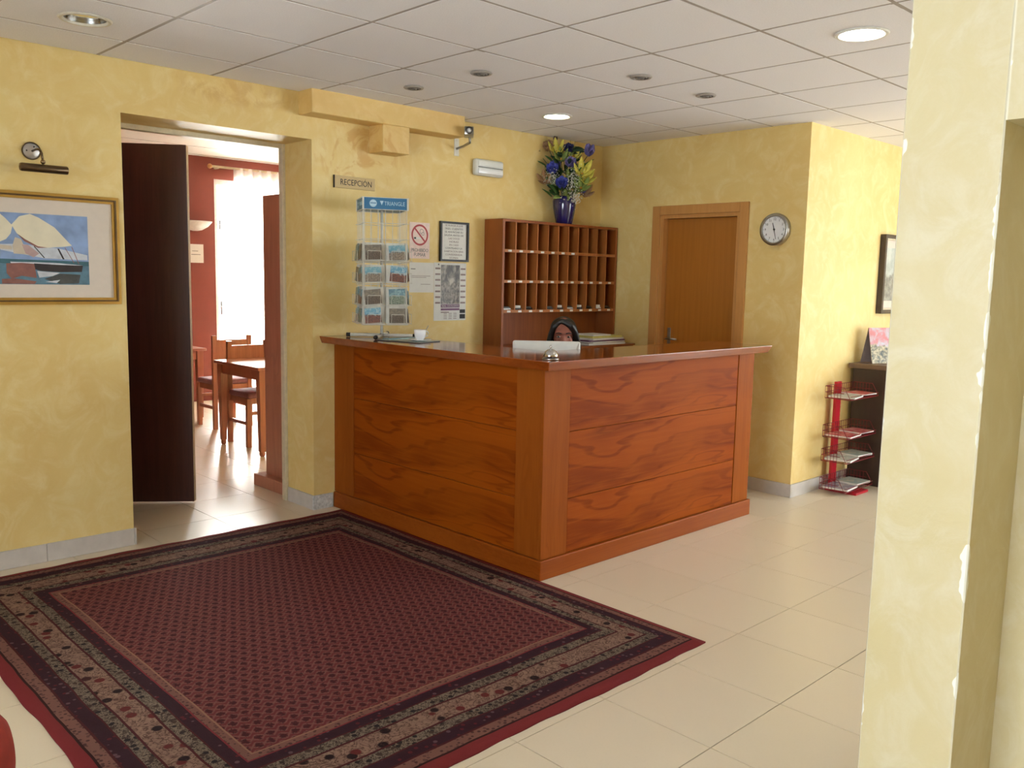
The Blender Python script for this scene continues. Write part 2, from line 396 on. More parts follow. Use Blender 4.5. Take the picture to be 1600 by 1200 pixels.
def thing(name, label, cat, loc=(0, 0, 0), rz=0, group=None, kind=None, rot=None):
    o = bpy.data.objects.new(name, None); COL.objects.link(o); o.empty_display_size = .05
    o.location = loc; o.rotation_euler = rot or (0, 0, rz)
    return tag(o, label, cat, group, kind)
def struct(name, bm, m, label, cat='wall'):
    return tag(obj(name, bm, m), label, cat, kind='structure')
def plabel(o, label): o['label'] = label; return o
def dup(root, loc, rz=None, label=None):
    r = root.copy(); COL.objects.link(r); r.location = loc
    if rz is not None: r.rotation_euler = (0, 0, rz)
    if label: r['label'] = label
    for ch in list(root.children):
        c = ch.copy(); COL.objects.link(c); c.parent = r
        for g in ch.children:
            d = g.copy(); COL.objects.link(d); d.parent = c
    return r
def text_mesh(s, size, depth=.0006, align='CENTER', width=None, spacing=1.0):
    cu = bpy.data.curves.new('lettering', 'FONT'); cu.body = s; cu.size = size; cu.extrude = depth/2; cu.resolution_u = 2
    cu.align_x = align; cu.align_y = 'CENTER'; cu.space_character = spacing
    o = bpy.data.objects.new('lettering', cu); COL.objects.link(o)
    bpy.context.view_layer.update()
    me = bpy.data.meshes.new_from_object(o.evaluated_get(bpy.context.evaluated_depsgraph_get()))
    bpy.data.objects.remove(o); bpy.data.curves.remove(cu)
    me.materials.clear()
    if width:
        xs = [v.co.x for v in me.vertices]; k = width/max(1e-6, max(xs)-min(xs))
        for v in me.vertices: v.co.x *= k
    me.transform(Matrix.Rotation(PI/2, 4, 'X'))     # stands in the local x-z plane, facing -y
    return me
def lettering(s, size, m, parent, loc, width=None, name='lettering', spacing=1.0):
    return obj(name, text_mesh(s, size, width=width, spacing=spacing), m, parent, loc=loc)
def flat_art(name, polys, parent, y=0, step=.0004):
    """flat printed shapes in the local x-z plane facing -y; later shapes lie on earlier ones"""
    bm = N(); mats = []; 
    for k, (poly, m) in enumerate(polys):
        m = mt(m)
        if m not in mats: mats.append(m)
        f = bm.faces.new([bm.verts.new((px, y - step*k, pz)) for px, pz in poly]); f.material_index = mats.index(m)
        f.normal_update()
        if f.normal.y > 0: f.normal_flip()
    me = bpy.data.meshes.new(name); bm.to_mesh(me); bm.free()
    for m in mats: me.materials.append(m)
    return obj(name, me, None, parent)
def circ(cx, cz, r, n=28, a0=0, a1=2*PI, rz=None):
    rz = rz or r
    return [(cx + r*math.cos(a0+(a1-a0)*i/n), cz + rz*math.sin(a0+(a1-a0)*i/n)) for i in range(n if a1-a0 > 6.28 else n+1)]
def rect(x0, x1, z0, z1): return [(x0, z0), (x1, z0), (x1, z1), (x0, z1)]

# ================================================================== THE SETTING
HC = 2.58876
YW, XD, YR = 4.82, 5.66, 2.985
X0, X1, Y0 = -1.9, 9.5, -2.3
DX0, DX1 = 1.792, 2.928          # dining doorway
YB, YF, HD = 5.18, 9.8, 2.80     # dining side of the wall, far dining wall, dining ceiling
DL, DR = 1.62, 8.0

# floor and its tiles
bm = N(); box(bm, X0-.2, X1+.2, Y0-.2, YF+.2, -.1, -.006)
floor = struct('floor', bm, 'grout', 'cream square tiled floor running through both rooms', 'floor')
TS = .4455; GX, GY = 2.806, 1.469
def tile_mesh():
    b = N(); g = .0018; box(b, g, TS-g, g, TS-g, -.008, 0)
    return mesh_of('floor_tile', b)
tm = tile_mesh(); tm.materials.append(MATS['floor_tile'])
cells = []
for i in range(-12, 16):
    for j in range(-10, 20):
        x, y = GX+i*TS, GY+j*TS
        if x < X0-TS or x > X1 or y < Y0-TS or y > YF: continue
        if y > YW+.1 and (x < DL-TS or x > DR): continue
        pxs = [to_px((x+a*TS, y+b_*TS, 0)) for a in (0, .5, 1) for b_ in (0, .5, 1)]
        vis = [q for q in pxs if q and -20 < q[0] < 1620 and 600 < q[1] < 1220]
        hid = (3.2 < x < 4.6 and 3.1 < y < 4.4) or (y > YW and to_px((x+TS/2, y+TS/2, 0)) and not (120 < to_px((x+TS/2, y+TS/2, 0))[0] < 520))
        under = RX0+.1 < x and x+TS < RX1-.1 and RY0+.1 < y and y+TS < RY1-.1
        behind = x > 2.6 and y < 1.0
        depth = min((q[2] for q in vis), default=99)
        cells.append((0 if (vis and not hid and not under and not behind) else 1, depth, x, y))
cells.sort()
sb = N(); cnt = 0
for k, d, x, y in cells:
    if k == 0 and cnt < 290:
        o = bpy.data.objects.new('floor_tile', tm); COL.objects.link(o); o.parent = floor; o.location = (x, y, 0); cnt += 1
    else:
        box(sb, x+.0014, x+TS-.0014, y+.0014, y+TS-.0014, -.008, 0)
o = obj('floor_tile_field', sb, 'floor_tile', floor); o['kind'] = 'stuff'

# ceiling: grid bars and mineral tiles under a closed plenum
bm = N(); box(bm, X0-.2, X1+.2, Y0-.2, YW+.02, HC+.10, HC+.22)
ceiling = struct('ceiling', bm, 'ceiling_back', 'suspended ceiling of square off-white mineral tiles', 'ceiling')
CSX, CSY, CX0, CY0 = .606, .581, 2.897, 2.115
xs = [CX0+k*CSX for k in range(-8, 12)]; ys = [CY0+k*CSY for k in range(-8, 5)]
for x in xs:
    if X0 < x < X1:
        b = N(); box(b, x-.016, x+.016, Y0, YW, HC+.0012, HC+.03); obj('grid_bar', b, 'grid_bar', ceiling)
for y in ys:
    if Y0 < y < YW:
        b = N(); box(b, X0, X1, y-.016, y+.016, HC+.0014, HC+.031); obj('grid_bar', b, 'grid_bar', ceiling)
FIX = [  # x, y, hole radius, kind
    (1.415, 4.174, .096, 'off'), (3.824, 1.81, .10, 'on'), (4.405, 4.163, .092, 'on2'),
    (3.214, 4.178, .05, 'spot'), (3.228, 3.611, .05, 'spot'), (3.848, 3.026, .05, 'spot'), (4.468, 3.031, .05, 'spot')]
def holed(b, x0, x1, y0, y1, z0, z1, hx, hy, r, n=32):
    tops = []
    for z in (z0, z1):
        inn, out = [], []
        for i in range(n):
            t = 2*PI*(i+.5)/n; c, s = math.cos(t), math.sin(t)
            inn.append(b.verts.new((hx+r*c, hy+r*s, z)))
            k = min(((x1-hx)/c if c > 0 else (x0-hx)/c) if abs(c) > 1e-6 else 9, ((y1-hy)/s if s > 0 else (y0-hy)/s) if abs(s) > 1e-6 else 9)
            out.append(b.verts.new((hx+k*c, hy+k*s, z)))
        tops.append((inn, out))
    for i in range(n):
        j = (i+1) % n
        for inn, out in tops: b.faces.new((inn[i], inn[j], out[j], out[i]))
        for a in (0, 1): b.faces.new((tops[0][a][i], tops[0][a][j], tops[1][a][j], tops[1][a][i]))
    # square corners left over by the radial cut
    for cx, cy in ((x0, y0), (x1, y0), (x1, y1), (x0, y1)):
        for z, (inn, out) in zip((z0, z1), tops):
            near = sorted(out, key=lambda v: (v.co.x-cx)**2+(v.co.y-cy)**2)[:2]
            b.faces.new((near[0], near[1], b.verts.new((cx, cy, z))))
cm = None
ey = [Y0-CSY+.0] ; exs = [x for x in xs if x > X0-CSX and x < X1]; eys = [y for y in ys if y > Y0-CSY]
for x in exs:
    for y in eys:
        x0, x1_, y0, y1_ = max(x, X0)+.0095, min(x+CSX, X1)-.0095, max(y, Y0)+.0095, min(y+CSY, YW)-.0095
        if x1_-x0 < .05 or y1_-y0 < .05: continue
        fx = [f for f in FIX if x < f[0] < x+CSX and y < f[1] < y+CSY]
        if fx:
            b = N(); holed(b, x0, x1_, y0, y1_, HC, HC+.014, fx[0][0], fx[0][1], fx[0][2]); obj('ceiling_tile', b, 'ceiling_tile', ceiling)
        elif abs(x1_-x0-CSX) < .022 and abs(y1_-y0-CSY) < .022:
            if cm is None:
                b = N(); box(b, .0095, CSX-.0095, .0095, CSY-.0095, 0, .014); cm = mesh_of('ceiling_tile', b); cm.materials.append(MATS['ceiling_tile'])
            o = obj('ceiling_tile', cm, None, ceiling, loc=(x, y, HC))
        else:
            b = N(); box(b, x0, x1_, y0, y1_, HC, HC+.014); obj('ceiling_tile', b, 'ceiling_tile', ceiling)

# walls
bm = N()
box(bm, X0-.2, DX0, YW, YB, -.02, HD+.1); box(bm, DX1, XD+.14, YW, YB, -.02, HD+.1); box(bm, DX0, DX1, YW, YB, 2.32, HD+.1)
struct('wall_left', bm, 'wall_left', 'yellow sponge-painted plaster wall with the wide dining doorway')
bm = N()
box(bm, XD, XD+.14, YR, 3.494, -.02, HC+.1); box(bm, XD, XD+.14, 4.203, YW, -.02, HC+.1); box(bm, XD, XD+.14, 3.494, 4.203, 2.012, HC+.1)
struct('wall_back', bm, 'wall', 'yellow plaster wall behind the counter holding the oak door')
bm = N(); box(bm, XD+.14, X1+.2, YR, YR+.14, -.02, HC+.1)
struct('wall_lounge', bm, 'wall', 'sunlit pale yellow plaster wall beyond the corner, behind the magazine rack')
bm = N(); box(bm, XD+.145, XD+.2, 3.3, 4.4, -.02, HC+.1); struct('wall_closet', bm, 'dark_desk', 'dark back of the room behind the oak door')
PX = 2.4
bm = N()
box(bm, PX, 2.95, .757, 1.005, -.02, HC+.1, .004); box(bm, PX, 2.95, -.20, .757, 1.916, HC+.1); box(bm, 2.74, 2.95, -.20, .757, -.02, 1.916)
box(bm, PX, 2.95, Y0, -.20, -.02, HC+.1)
struct('wall_right', bm, 'wall_pier', 'yellow plaster pier, daylight paleness painted in, with chipped edges beside a tall recess')
def win_wall(name, axis, at, thick, lo, hi, holes, label, m='wall', top=HC+.1):
    b = N(); cur = lo
    def put(a0, a1, z0, z1):
        if axis == 'Y': box(b, a0, a1, at, at+thick, z0, z1)
        else: box(b, at, at+thick, a0, a1, z0, z1)
    for h0, h1, z0, z1 in holes:
        put(cur, h0, -.02, top); put(h0, h1, -.02, z0); put(h0, h1, z1, top); cur = h1
    put(cur, hi, -.02, top)
    return struct(name, b, m, label)
win_wall('wall_end', 'X', X1, .2, Y0-.2, YR, [(-1.85, .85, .5, 2.4)], 'yellow plaster window wall at the far end of the lounge')
win_wall('wall_front', 'Y', Y0-.2, .2, X0-.2, X1+.2, [(6.45, 9.35, .35, 2.4)], 'yellow plaster window wall behind the camera')
win_wall('wall_entrance', 'X', X0-.2, .2, Y0-.2, YB, [(0.0, 2.0, .3, 2.4)], 'yellow plaster wall with the entrance window')
win_wall('wall_dining', 'Y', YF, .2, DL-.2, DR+.2, [(4.668, 6.9, .06, 2.564)], 'red painted far wall of the dining room', 'red_wall', HD+.1)
bm = N(); box(bm, DL-.2, DL, YB, YF, -.02, HD+.1); struct('wall_dining_side', bm, 'red_wall', 'red painted side wall of the dining room behind the dark door')
bm = N(); box(bm, DR, DR+.2, YB, YF, -.02, HD+.1); struct('wall_dining_end', bm, 'red_wall', 'red painted end wall of the dining room')
bm = N(); box(bm, XD+.14, DR+.2, YB-.1, YB, -.02, HD+.1); struct('wall_dining_near', bm, 'red_wall', 'red painted near wall of the dining room')
bm = N(); box(bm, DL-.2, DR+.2, YB-.05, YF+.2, HD, HD+.1)
dceil = struct('ceiling', bm, 'white_ceiling', 'white ceiling of the dining room seen through the doorway', 'ceiling')
for k in range(-1, 10):
    b = N(); box(b, DL, DR, YB+k*.6+.3, YB+k*.6+.306, HD-.002, HD+.001); 
    if YB+k*.6 > YB-.2: obj('ceiling_joint', b, 'grid_bar', dceil)
    else: b.free()

# doorway lining strip on the dining side
bm = N()
box(bm, DX0, DX0+.022, YB-.045, YB+.004, 0, 2.32, .003); box(bm, DX1-.022, DX1, YB-.045, YB+.004, 0, 2.32, .003); box(bm, DX0+.022, DX1-.022, YB-.045, YB+.004, 2.29, 2.32, .003)
struct('trim_1', bm, 'cream_frame', 'cream painted lining around the dining doorway', 'door lining')
# boxed-in beam and its block
bm = N(); box(bm, 2.838, 4.03, 4.665, YW, 2.452, HC+.02, .004)
beam = struct('trim_2', bm, 'beam', 'yellow plastered beam boxed in under the ceiling tiles', 'beam')
bm = N(); box(bm, 3.348, 3.558, 4.665, YW, 2.282, 2.4525, .004); obj('beam_block', bm, 'beam', beam)

# skirting, tile by tile
def skirting(name, label, runs):
    root = thing(name, label, 'skirting', kind='structure')
    for ax, a0, a1, at, sgn, m in runs:
        a = a0
        while a < a1-1e-6:
            e = min(a+TS, a1); b = N()
            lo, hi = (at, at+sgn*.012) if sgn > 0 else (at+sgn*.012, at)
            if ax == 'X': box(b, a+.0008, e-.0008, lo, hi, 0, .094, .002)
            else: box(b, lo, hi, a+.0008, e-.0008, 0, .094, .002)
            obj('skirting_tile', b, m, root); a = e
    return root
skirting('baseboard_left', 'pale grey skirting tiles along the yellow wall below the painting', [('X', DX0-8*TS, DX0+.012, YW, -1, 'skirting'), ('Y', YW, YB-.05, DX0, 1, 'skirting')])
skirting('baseboard_right', 'short speckled marble skirting between doorway and counter', [('X', DX1-.012, 3.066, YW, -1, 'marble'), ('Y', YW, YB-.05, DX1, -1, 'skirting')])
skirting('baseboard_back', 'grey skirting tiles below the clock at the corner', [('Y', YR-.012, 3.42, XD, -1, 'skirting'), ('Y', 4.27, YW, XD, -1, 'skirting')])
skirting('baseboard_lounge', 'grey skirting tiles below the sunlit wall behind the magazine rack', [('X', XD, XD+8*TS, YR, -1, 'skirting')])

# oak door behind the counter (faces -x)
door = thing('door_1', 'closed light oak door with wide flat casing', 'door', (XD, 3.8485, 0), -PI/2, kind='structure')
b = N(); box(b, -.425, -.3545, -.018, .0, 0, 2.082, .003); box(b, .3545, .425, -.018, .0, 0, 2.082, .003); box(b, -.3545, .3545, -.018, .0, 2.012, 2.082, .003)
obj('casing', b, 'casing', door)
b = N(); box(b, -.3545, -.325, .0, .11, 0, 2.012); box(b, .325, .3545, .0, .11, 0, 2.012); box(b, -.325, .325, .0, .11, 1.985, 2.012); obj('frame', b, 'casing', door)
b = N(); box(b, -.323, .323, .055, .095, .008, 1.983, .002); leaf = obj('leaf', b, 'door', door)
hb = N(); box(hb, -.285, -.255, .049, .055, .95, 1.14, .002)
hd = obj('handle', hb, 'steel', door)
hb = N(); tube(hb, [(-.27, .05, 1.055), (-.27, .005, 1.055), (-.265, -.002, 1.055), (-.16, -.004, 1.056)], .008, 8); obj('lever', hb, 'steel', hd, True)
# dark open leaf in the dining room
p0 = Vector((2.43, 5.465, 0)); dv = Vector((-.78, .62, 0)).normalized(); ang = math.atan2(dv.y, dv.x)
door2 = thing('door_2', 'dark brown flush door leaf standing open inside the dining doorway', 'door', p0, ang, kind='structure')
b = N(); box(b, 0, .98, -.022, .022, .012, 2.285, .003); obj('leaf', b, 'dark_door', door2)
b = N(); box(b, -.003, 0, -.019, .019, .014, 2.283, .001); obj('edge_strip', b, 'cream_frame', door2)  # cream colour paints in the window light on the leaf's edge
for z in (.25, 1.15, 2.05):
    b = N(); lathe(b, [(.008, 0), (.008, .09)], 10, (.985, .0, z)); obj('hinge', b, 'steel', door2)

# windows
def window(name, label, axis, at, lo, hi, z0, z1, n, out):
    root = thing(name, label, 'window', kind='structure')
    def bx(b, a0, a1, d0, d1, q0, q1):
        if axis == 'Y': box(b, a0, a1, at+d0*out, at+d1*out, q0, q1) if out > 0 else box(b, a0, a1, at+d1*out, at+d0*out, q0, q1)
        else: box(b, at+min(d0*out, d1*out), at+max(d0*out, d1*out), a0, a1, q0, q1)
    b = N(); bx(b, lo, lo+.06, .06, .12, z0, z1); bx(b, hi-.06, hi, .06, .12, z0, z1); bx(b, lo+.06, hi-.06, .06, .12, z0, z0+.06); bx(b, lo+.06, hi-.06, .06, .12, z1-.06, z1)
    for k in range(1, n):
        m = lo+(hi-lo)*k/n; bx(b, m-.04, m+.04, .06, .12, z0+.06, z1-.06)
    obj('frame', b, 'white_paint', root)
    for k in range(n):
        a0 = lo+(hi-lo)*k/n+(.06 if k == 0 else .04); a1 = lo+(hi-lo)*(k+1)/n-(.06 if k == n-1 else .04)
        b = N(); bx(b, a0, a1, .085, .091, z0+.06, z1-.06); obj('pane', b, 'glass', root)
    return root
wd = window('window_1', 'blown-out glazed terrace door behind sheer curtain in the dining room', 'Y', YF, 4.668, 6.9, .06, 2.564, 3, 1)
b = N(); box(b, 4.745, 4.765, YF+.045, YF+.06, 1.0, 1.16, .002); tube(b, [(4.755, YF+.05, 1.09), (4.755, YF+.01, 1.09), (4.85, YF+.01, 1.09)], .008, 6); obj('handle', b, 'steel', wd)
b = N(); box(b, 4.745, 4.765, YF+.045, YF+.06, 1.99, 2.10, .002); tube(b, [(4.755, YF+.05, 2.05), (4.755, YF+.015, 2.05), (4.85, YF+.015, 2.055)], .008, 6); obj('latch', b, 'steel', wd)
window('window_2', 'wide lounge window out of view to the right', 'Y', Y0, 6.45, 9.35, .35, 2.4, 3, -1)
window('window_4', 'end window of the lounge hidden behind the pier', 'X', X1, -1.85, .85, .5, 2.4, 3, 1)
window('window_3', 'entrance window behind the camera', 'X', X0, 0.0, 2.0, .3, 2.4, 2, -1)
# ================================================================== COUNTER
cnt_ = thing('reception_counter', 'L-shaped cherry wood reception counter with veneered panels and plinth', 'counter')
BX, BY, EX = 3.08, 2.945, 5.017
b = N(); vprism(b, [(BX+.012, BY+.012), (EX-.004, BY+.012), (EX-.004, 3.19), (3.33, 3.19), (3.33, YW-.004), (BX+.012, YW-.004)], .005, 1.072)
obj('carcass', b, 'stile', cnt_)
b = N(); vprism(b, [(3.066, 2.931), (5.035, 2.931), (5.035, 3.19), (3.33, 3.19), (3.33, YW-.014), (3.066, YW-.014)], 0, .102,
                )
pl = obj('plinth', b, 'plinth', cnt_)
mod = pl.modifiers.new('bevel', 'BEVEL'); mod.width = .004; mod.segments = 2
for (x0, x1_, y0, y1_) in ((BX, 3.272, BY, BY+.02), (4.837, EX, BY, BY+.02), (BX, BX+.02, BY+.02, 3.139), (BX, BX+.02, 4.60, YW-.004)):
    b = N(); box(b, x0, x1_, y0, y1_, .103, 1.072, .002); obj('stile', b, 'stile', cnt_)
ZP = [.103, .388, .737, 1.072]
for k in range(3):
    hgt = ZP[k+1]-ZP[k]
    b = N(); box(b, 0, 4.835-3.274, 0, .014, .0018, hgt-.0018, .0015); obj('panel', b, 'veneer', cnt_, loc=(3.274, BY+.004, ZP[k]))
    b = N(); box(b, 0, 4.598-3.141, 0, .014, .0018, hgt-.0018, .0015); obj('panel', b, 'veneer', cnt_, loc=(BX+.004, 4.598, ZP[k]), rot=(0, 0, -PI/2))
b = N(); box(b, 3.34, 5.0, 3.2, 3.75, .70, .735, .003); obj('work_surface', b, 'plinth', cnt_)
b = N(); box(b, 4.96, 5.0, 3.2, 3.7, .0, .70, .002); obj('desk_side', b, 'plinth', cnt_)
b = N(); o_ = [(2.97, 2.815), (5.005, 2.815), (5.005, 3.265), (3.42, 3.265), (3.42, YW-.004), (2.97, YW-.004)]
i_ = [(2.988, 2.833), (4.985, 2.833), (4.985, 3.255), (3.41, 3.255), (3.41, YW-.004), (2.988, YW-.004)]
vprism(b, o_, 1.073, 1.117, i_)
ctop = tag(obj('countertop', b, 'top'), 'glossy L-shaped cherry counter top with slanted overhanging edge', 'counter top')
mod = ctop.modifiers.new('bevel', 'BEVEL'); mod.width = .003; mod.segments = 2
CT = 1.117

# ================================================================== RUG
b = N(); nx, ny = 70, 86; top = []
for j in range(ny+1):
    rowv = []
    for i in range(nx+1):
        x = RX0+(RX1-RX0)*i/nx; y = RY0+(RY1-RY0)*j/ny
        if i == 0: x += .004*math.sin(y*9)+.002*math.sin(y*23)
        if j == 0: y += .004*math.sin(x*7)+.002*math.sin(x*31)
        if j == ny: y += .006*math.sin(x*8+1)+.004*math.sin(x*27)
        z = .011+.0012*math.sin(x*13)*math.sin(y*11)
        if i in (0, nx) or j in (0, ny): z = .006
        rowv.append(b.verts.new((x, y, z)))
    top.append(rowv)
for j in range(ny):
    for i in range(nx): b.faces.new((top[j][i], top[j][i+1], top[j+1][i+1], top[j+1][i]))
edge = top[0]+[r_[-1] for r_ in top[1:]]+list(reversed(top[-1][:-1]))+[r_[0] for r_ in reversed(top[1:-1])]
low = [b.verts.new((v.co.x, v.co.y, .0005)) for v in edge]
for k in range(len(edge)): b.faces.new((edge[k], low[k], low[(k+1) % len(edge)], edge[(k+1) % len(edge)]))
b.faces.new(list(reversed(low)))
tag(obj('oriental_rug', b, 'rug', smooth=True), 'large dark red oriental rug with patterned cream borders', 'rug')

# ================================================================== CEILING FIXTURES
flabel = {0: 'unlit recessed silver downlight above the painting', 1: 'large glowing downlight near the pale pier', 2: 'glowing downlight above the blue flower vase',
          3: 'small grey ceiling spot nearest the boxed-in beam', 4: 'small grey ceiling spot, second from the beam', 5: 'small grey ceiling spot above the counter corner, third from the beam', 6: 'small grey ceiling spot nearest the oak door'}
for k, (x, y, r, kind) in enumerate(FIX):
    if kind == 'spot':
        t = thing('ceiling_spot', flabel[k], 'ceiling spot', (x, y, HC), group='small grey ceiling spots')
        b = N(); lathe(b, [(r-.004, .02), (r-.004, -.002), (r+.008, -.002), (r+.010, -.006), (r+.004, -.011), (r-.008, -.011), (r-.010, .018)], 28, capb=False, capt=False); smooth_by_angle(obj('trim_ring', b, 'mid_grey', t))
        b = N(); lathe(b, [(.0, -.004), (.012, -.016), (.017, -.016), (.019, -.004)], 20, capb=False, capt=False); lathe(b, [(.026, -.006), (.031, -.014), (.034, -.006)], 24, capb=False, capt=False); smooth_by_angle(obj('louvre', b, 'spot_grey', t))
        b = N(); lathe(b, [(.001, .012), (r-.006, .012)], 24, capb=False, capt=False); obj('diffuser', b, 'mid_grey', t)
        continue
    t = thing('downlight', flabel[k], 'ceiling light', (x, y, HC), group='recessed downlights')
    b = N(); lathe(b, [(r-.006, .02), (r-.006, -.001), (r+.012, -.001), (r+.014, -.004), (r+.008, -.009), (r-.004, -.009), (r-.010, .0)], 36, capb=False, capt=False); smooth_by_angle(obj('trim_ring', b, 'white_paint' if kind != 'off' else 'cream_plate', t))
    b = N(); lathe(b, [(.012, .085), (r*.55, .08), (r*.85, .055), (r-.008, .0)], 36, capb=False, capt=False); obj('reflector', b, 'steel' if kind == 'off' else 'chrome', t, True)
    if kind == 'off':
        b = N(); lathe(b, [(.003, .07), (.014, .07), (.016, .02), (.010, .012), (.001, .012)], 16, capb=False, capt=False); obj('lamp_base', b, 'white_plastic', t, True)
        b = N(); lathe(b, [(.001, .006), (r-.012, .012)], 28, capb=False, capt=False); obj('glass_disc', b, 'glass', t)
        for a in (0.4, 2.5, 4.6): b = N(); sphere(b, ((r-.02)*math.cos(a), (r-.02)*math.sin(a), .004), .005, 8, 6); obj('screw', b, 'brass', t, True)
    else:
        b = N(); lathe(b, [(.001, -.006), (r*.5, -.003), (r-.011, .004)], 32, capb=False, capt=False); obj('lit_diffuser', b, 'lamp_on' if kind == 'on' else 'lamp_on_green', t, True)

# ================================================================== LEFT WALL: painting and its lamp
ptg = thing('framed_painting', 'gilt framed watercolour of a white-sailed boat with broad cream mat', 'painting', (1.285, YW, 1.325))
FW, FH = .474, .552
def frame_strip(b, w2, h, wd, y0, y1, inset=0):
    a, c = -w2+inset, w2-inset; z0, z1 = inset, h-inset
    o = [(a, z0), (c, z0), (c, z1), (a, z1)]; i = [(a+wd, z0+wd), (c-wd, z0+wd), (c-wd, z1-wd), (a+wd, z1-wd)]
    for k in range(4):
        j = (k+1) % 4
        q = [o[k], o[j], i[j], i[k]]
        prism(b, q, y0, y1)
b = N(); frame_strip(b, FW, FH, .014, -.022, -.001); obj('outer_moulding', b, 'gold', ptg)
b = N(); frame_strip(b, FW, FH, .008, -.028, -.0015, .0142); obj('middle_moulding', b, 'bronze', ptg)
b = N(); frame_strip(b, FW, FH, .012, -.020, -.001, .0224); obj('inner_moulding', b, 'gold', ptg)
b = N(); box(b, -FW+.034, FW-.034, -.008, -.001, .034, FH-.034); obj('mat_board', b, 'mat_board', ptg)
def art(px, py):        # position on the painting from coordinates on the sheet (0..138 across the right part, 331..445 down)
    yt = 331+.0616*px; yb = 444+.007*px
    return 1.2+px/138*.405-1.285, 1.772-(py-yt)/(yb-yt)*.347-1.325
def A(pts): return [art(x/6.665, y/6.665+300) for x, y in pts]
P('art_sky', (140, 164, 204), .6, var=.35, scale=9); P('art_sea', (92, 128, 146), .6, var=.4, scale=22); P('art_sea_deep', (64, 106, 116), .6, var=.3, scale=16)
P('art_sail', (232, 222, 194), .7, var=.1, scale=10); P('art_sail_shade', (206, 192, 170), .7, var=.1); P('art_pink', (190, 160, 156), .7); P('art_hull', (52, 42, 40), .6, var=.3); P('art_hull_red', (146, 96, 86), .6, var=.35, scale=20)
P('art_foam', (206, 210, 216), .7, var=.2); P('art_dark_water', (72, 74, 72), .6, var=.4, scale=30)
xl = -.315; zr0, zr1 = .100, .447
polys = [(rect(xl, .32, zr0, zr1), 'art_sky'),
         ([(xl, zr0), (.32, zr0), (.32, .218), (xl, .226)], 'art_sea'), ([(xl, .205), (.32, .195), (.32, .218), (xl, .226)], 'art_sea_deep'),
         (A([(0, 600), (440, 690), (905, 712), (905, 660), (600, 590), (200, 540), (0, 540)]), 'art_foam'),
         (A([(-420, 330), (-300, 250), (-160, 215), (0, 215), (60, 270), (130, 350), (110, 430), (60, 490), (0, 515), (-150, 540), (-330, 470)]), 'art_sail'),
         (A([(-100, 560), (0, 545), (110, 560), (120, 600), (0, 590)]), 'art_sail_shade'),
         (A([(120, 340), (200, 255), (310, 230), (400, 270), (560, 370), (700, 520), (740, 560), (640, 572), (480, 580), (380, 565), (250, 490), (170, 430)]), 'art_sail'),
         (A([(170, 430), (250, 490), (380, 565), (480, 580), (380, 582), (240, 510)]), 'art_hull_red'),
         (A([(150, 470), (210, 490), (270, 650), (130, 640), (120, 560)]), 'art_sail_shade'),
         (A([(215, 545), (280, 550), (390, 640), (330, 680), (250, 640)]), 'art_pink'),
         (A([(335, 565), (345, 563), (448, 685), (436, 687)]), 'art_hull'), (A([(582, 590), (600, 590), (655, 700), (635, 700)]), 'art_hull'),
         (A([(660, 580), (667, 580), (760, 740), (752, 740)]), 'art_hull_red'), (A([(735, 575), (742, 575), (812, 750), (804, 750)]), 'art_hull_red'),
         (A([(90, 725), (330, 730), (560, 738), (855, 765), (560, 765), (330, 752), (100, 742)]), 'art_foam'),
         (A([(330, 742), (560, 757), (852, 767), (838, 832), (600, 834), (400, 822), (330, 800)]), 'art_hull'),
         (A([(50, 742), (200, 737), (332, 747), (346, 830), (352, 895), (200, 872), (100, 905), (50, 845)]), 'art_hull_red'),
         (A([(360, 822), (600, 842), (520, 875), (380, 892)]), 'art_foam'), (A([(430, 905), (600, 850), (822, 862), (800, 950), (600, 958)]), 'art_dark_water'),
         (A([(440, 935), (600, 915), (560, 948)]), 'art_foam'), (A([(0, 905), (130, 900), (350, 930), (330, 958), (0, 955)]), 'art_hull_red')]
flat_art('print', polys, ptg, -.0085, .00008)
pl_ = thing('picture_lamp', 'small bronze picture lamp with round wall plate above the painting', 'picture lamp', (1.357, YW, 2.075))
b = N(); lathe(b, [(.001, -.010), (.034, -.010), (.040, -.006), (.040, 0)], 28, axis='Y', capb=False); smooth_by_angle(obj('wall_plate', b, 'nickel_disc', pl_))
b = N(); lathe(b, [(.0385, -.011), (.043, -.011), (.043, -.0005), (.0385, -.0005)], 28, axis='Y', capb=False, capt=False); smooth_by_angle(obj('plate_rim', b, 'bronze', pl_))
b = N(); tube(b, [(.004, -.010, .0), (.006, -.06, .004), (.010, -.10, .0), (.014, -.118, -.02), (.016, -.125, -.055)], .0055, 8); obj('arm', b, 'bronze', pl_, True)
b = N(); sphere(b, (.016, -.125, -.060), .012, 12, 8); obj('joint', b, 'brass', pl_, True)
b = N(); lathe(b, [(.001, 0), (.017, .004), (.020, .012), (.020, .212), (.018, .216), (.001, .216)], 20, (-.09, -.125, -.092), 'X', False, False); smooth_by_angle(obj('lamp_shade', b, 'bronze', pl_))
for s in ((.012, -.011, .02), (-.022, -.011, .0)): b = N(); sphere(b, s, .004, 8, 6); obj('screw', b, 'dark_grey', pl_, True)

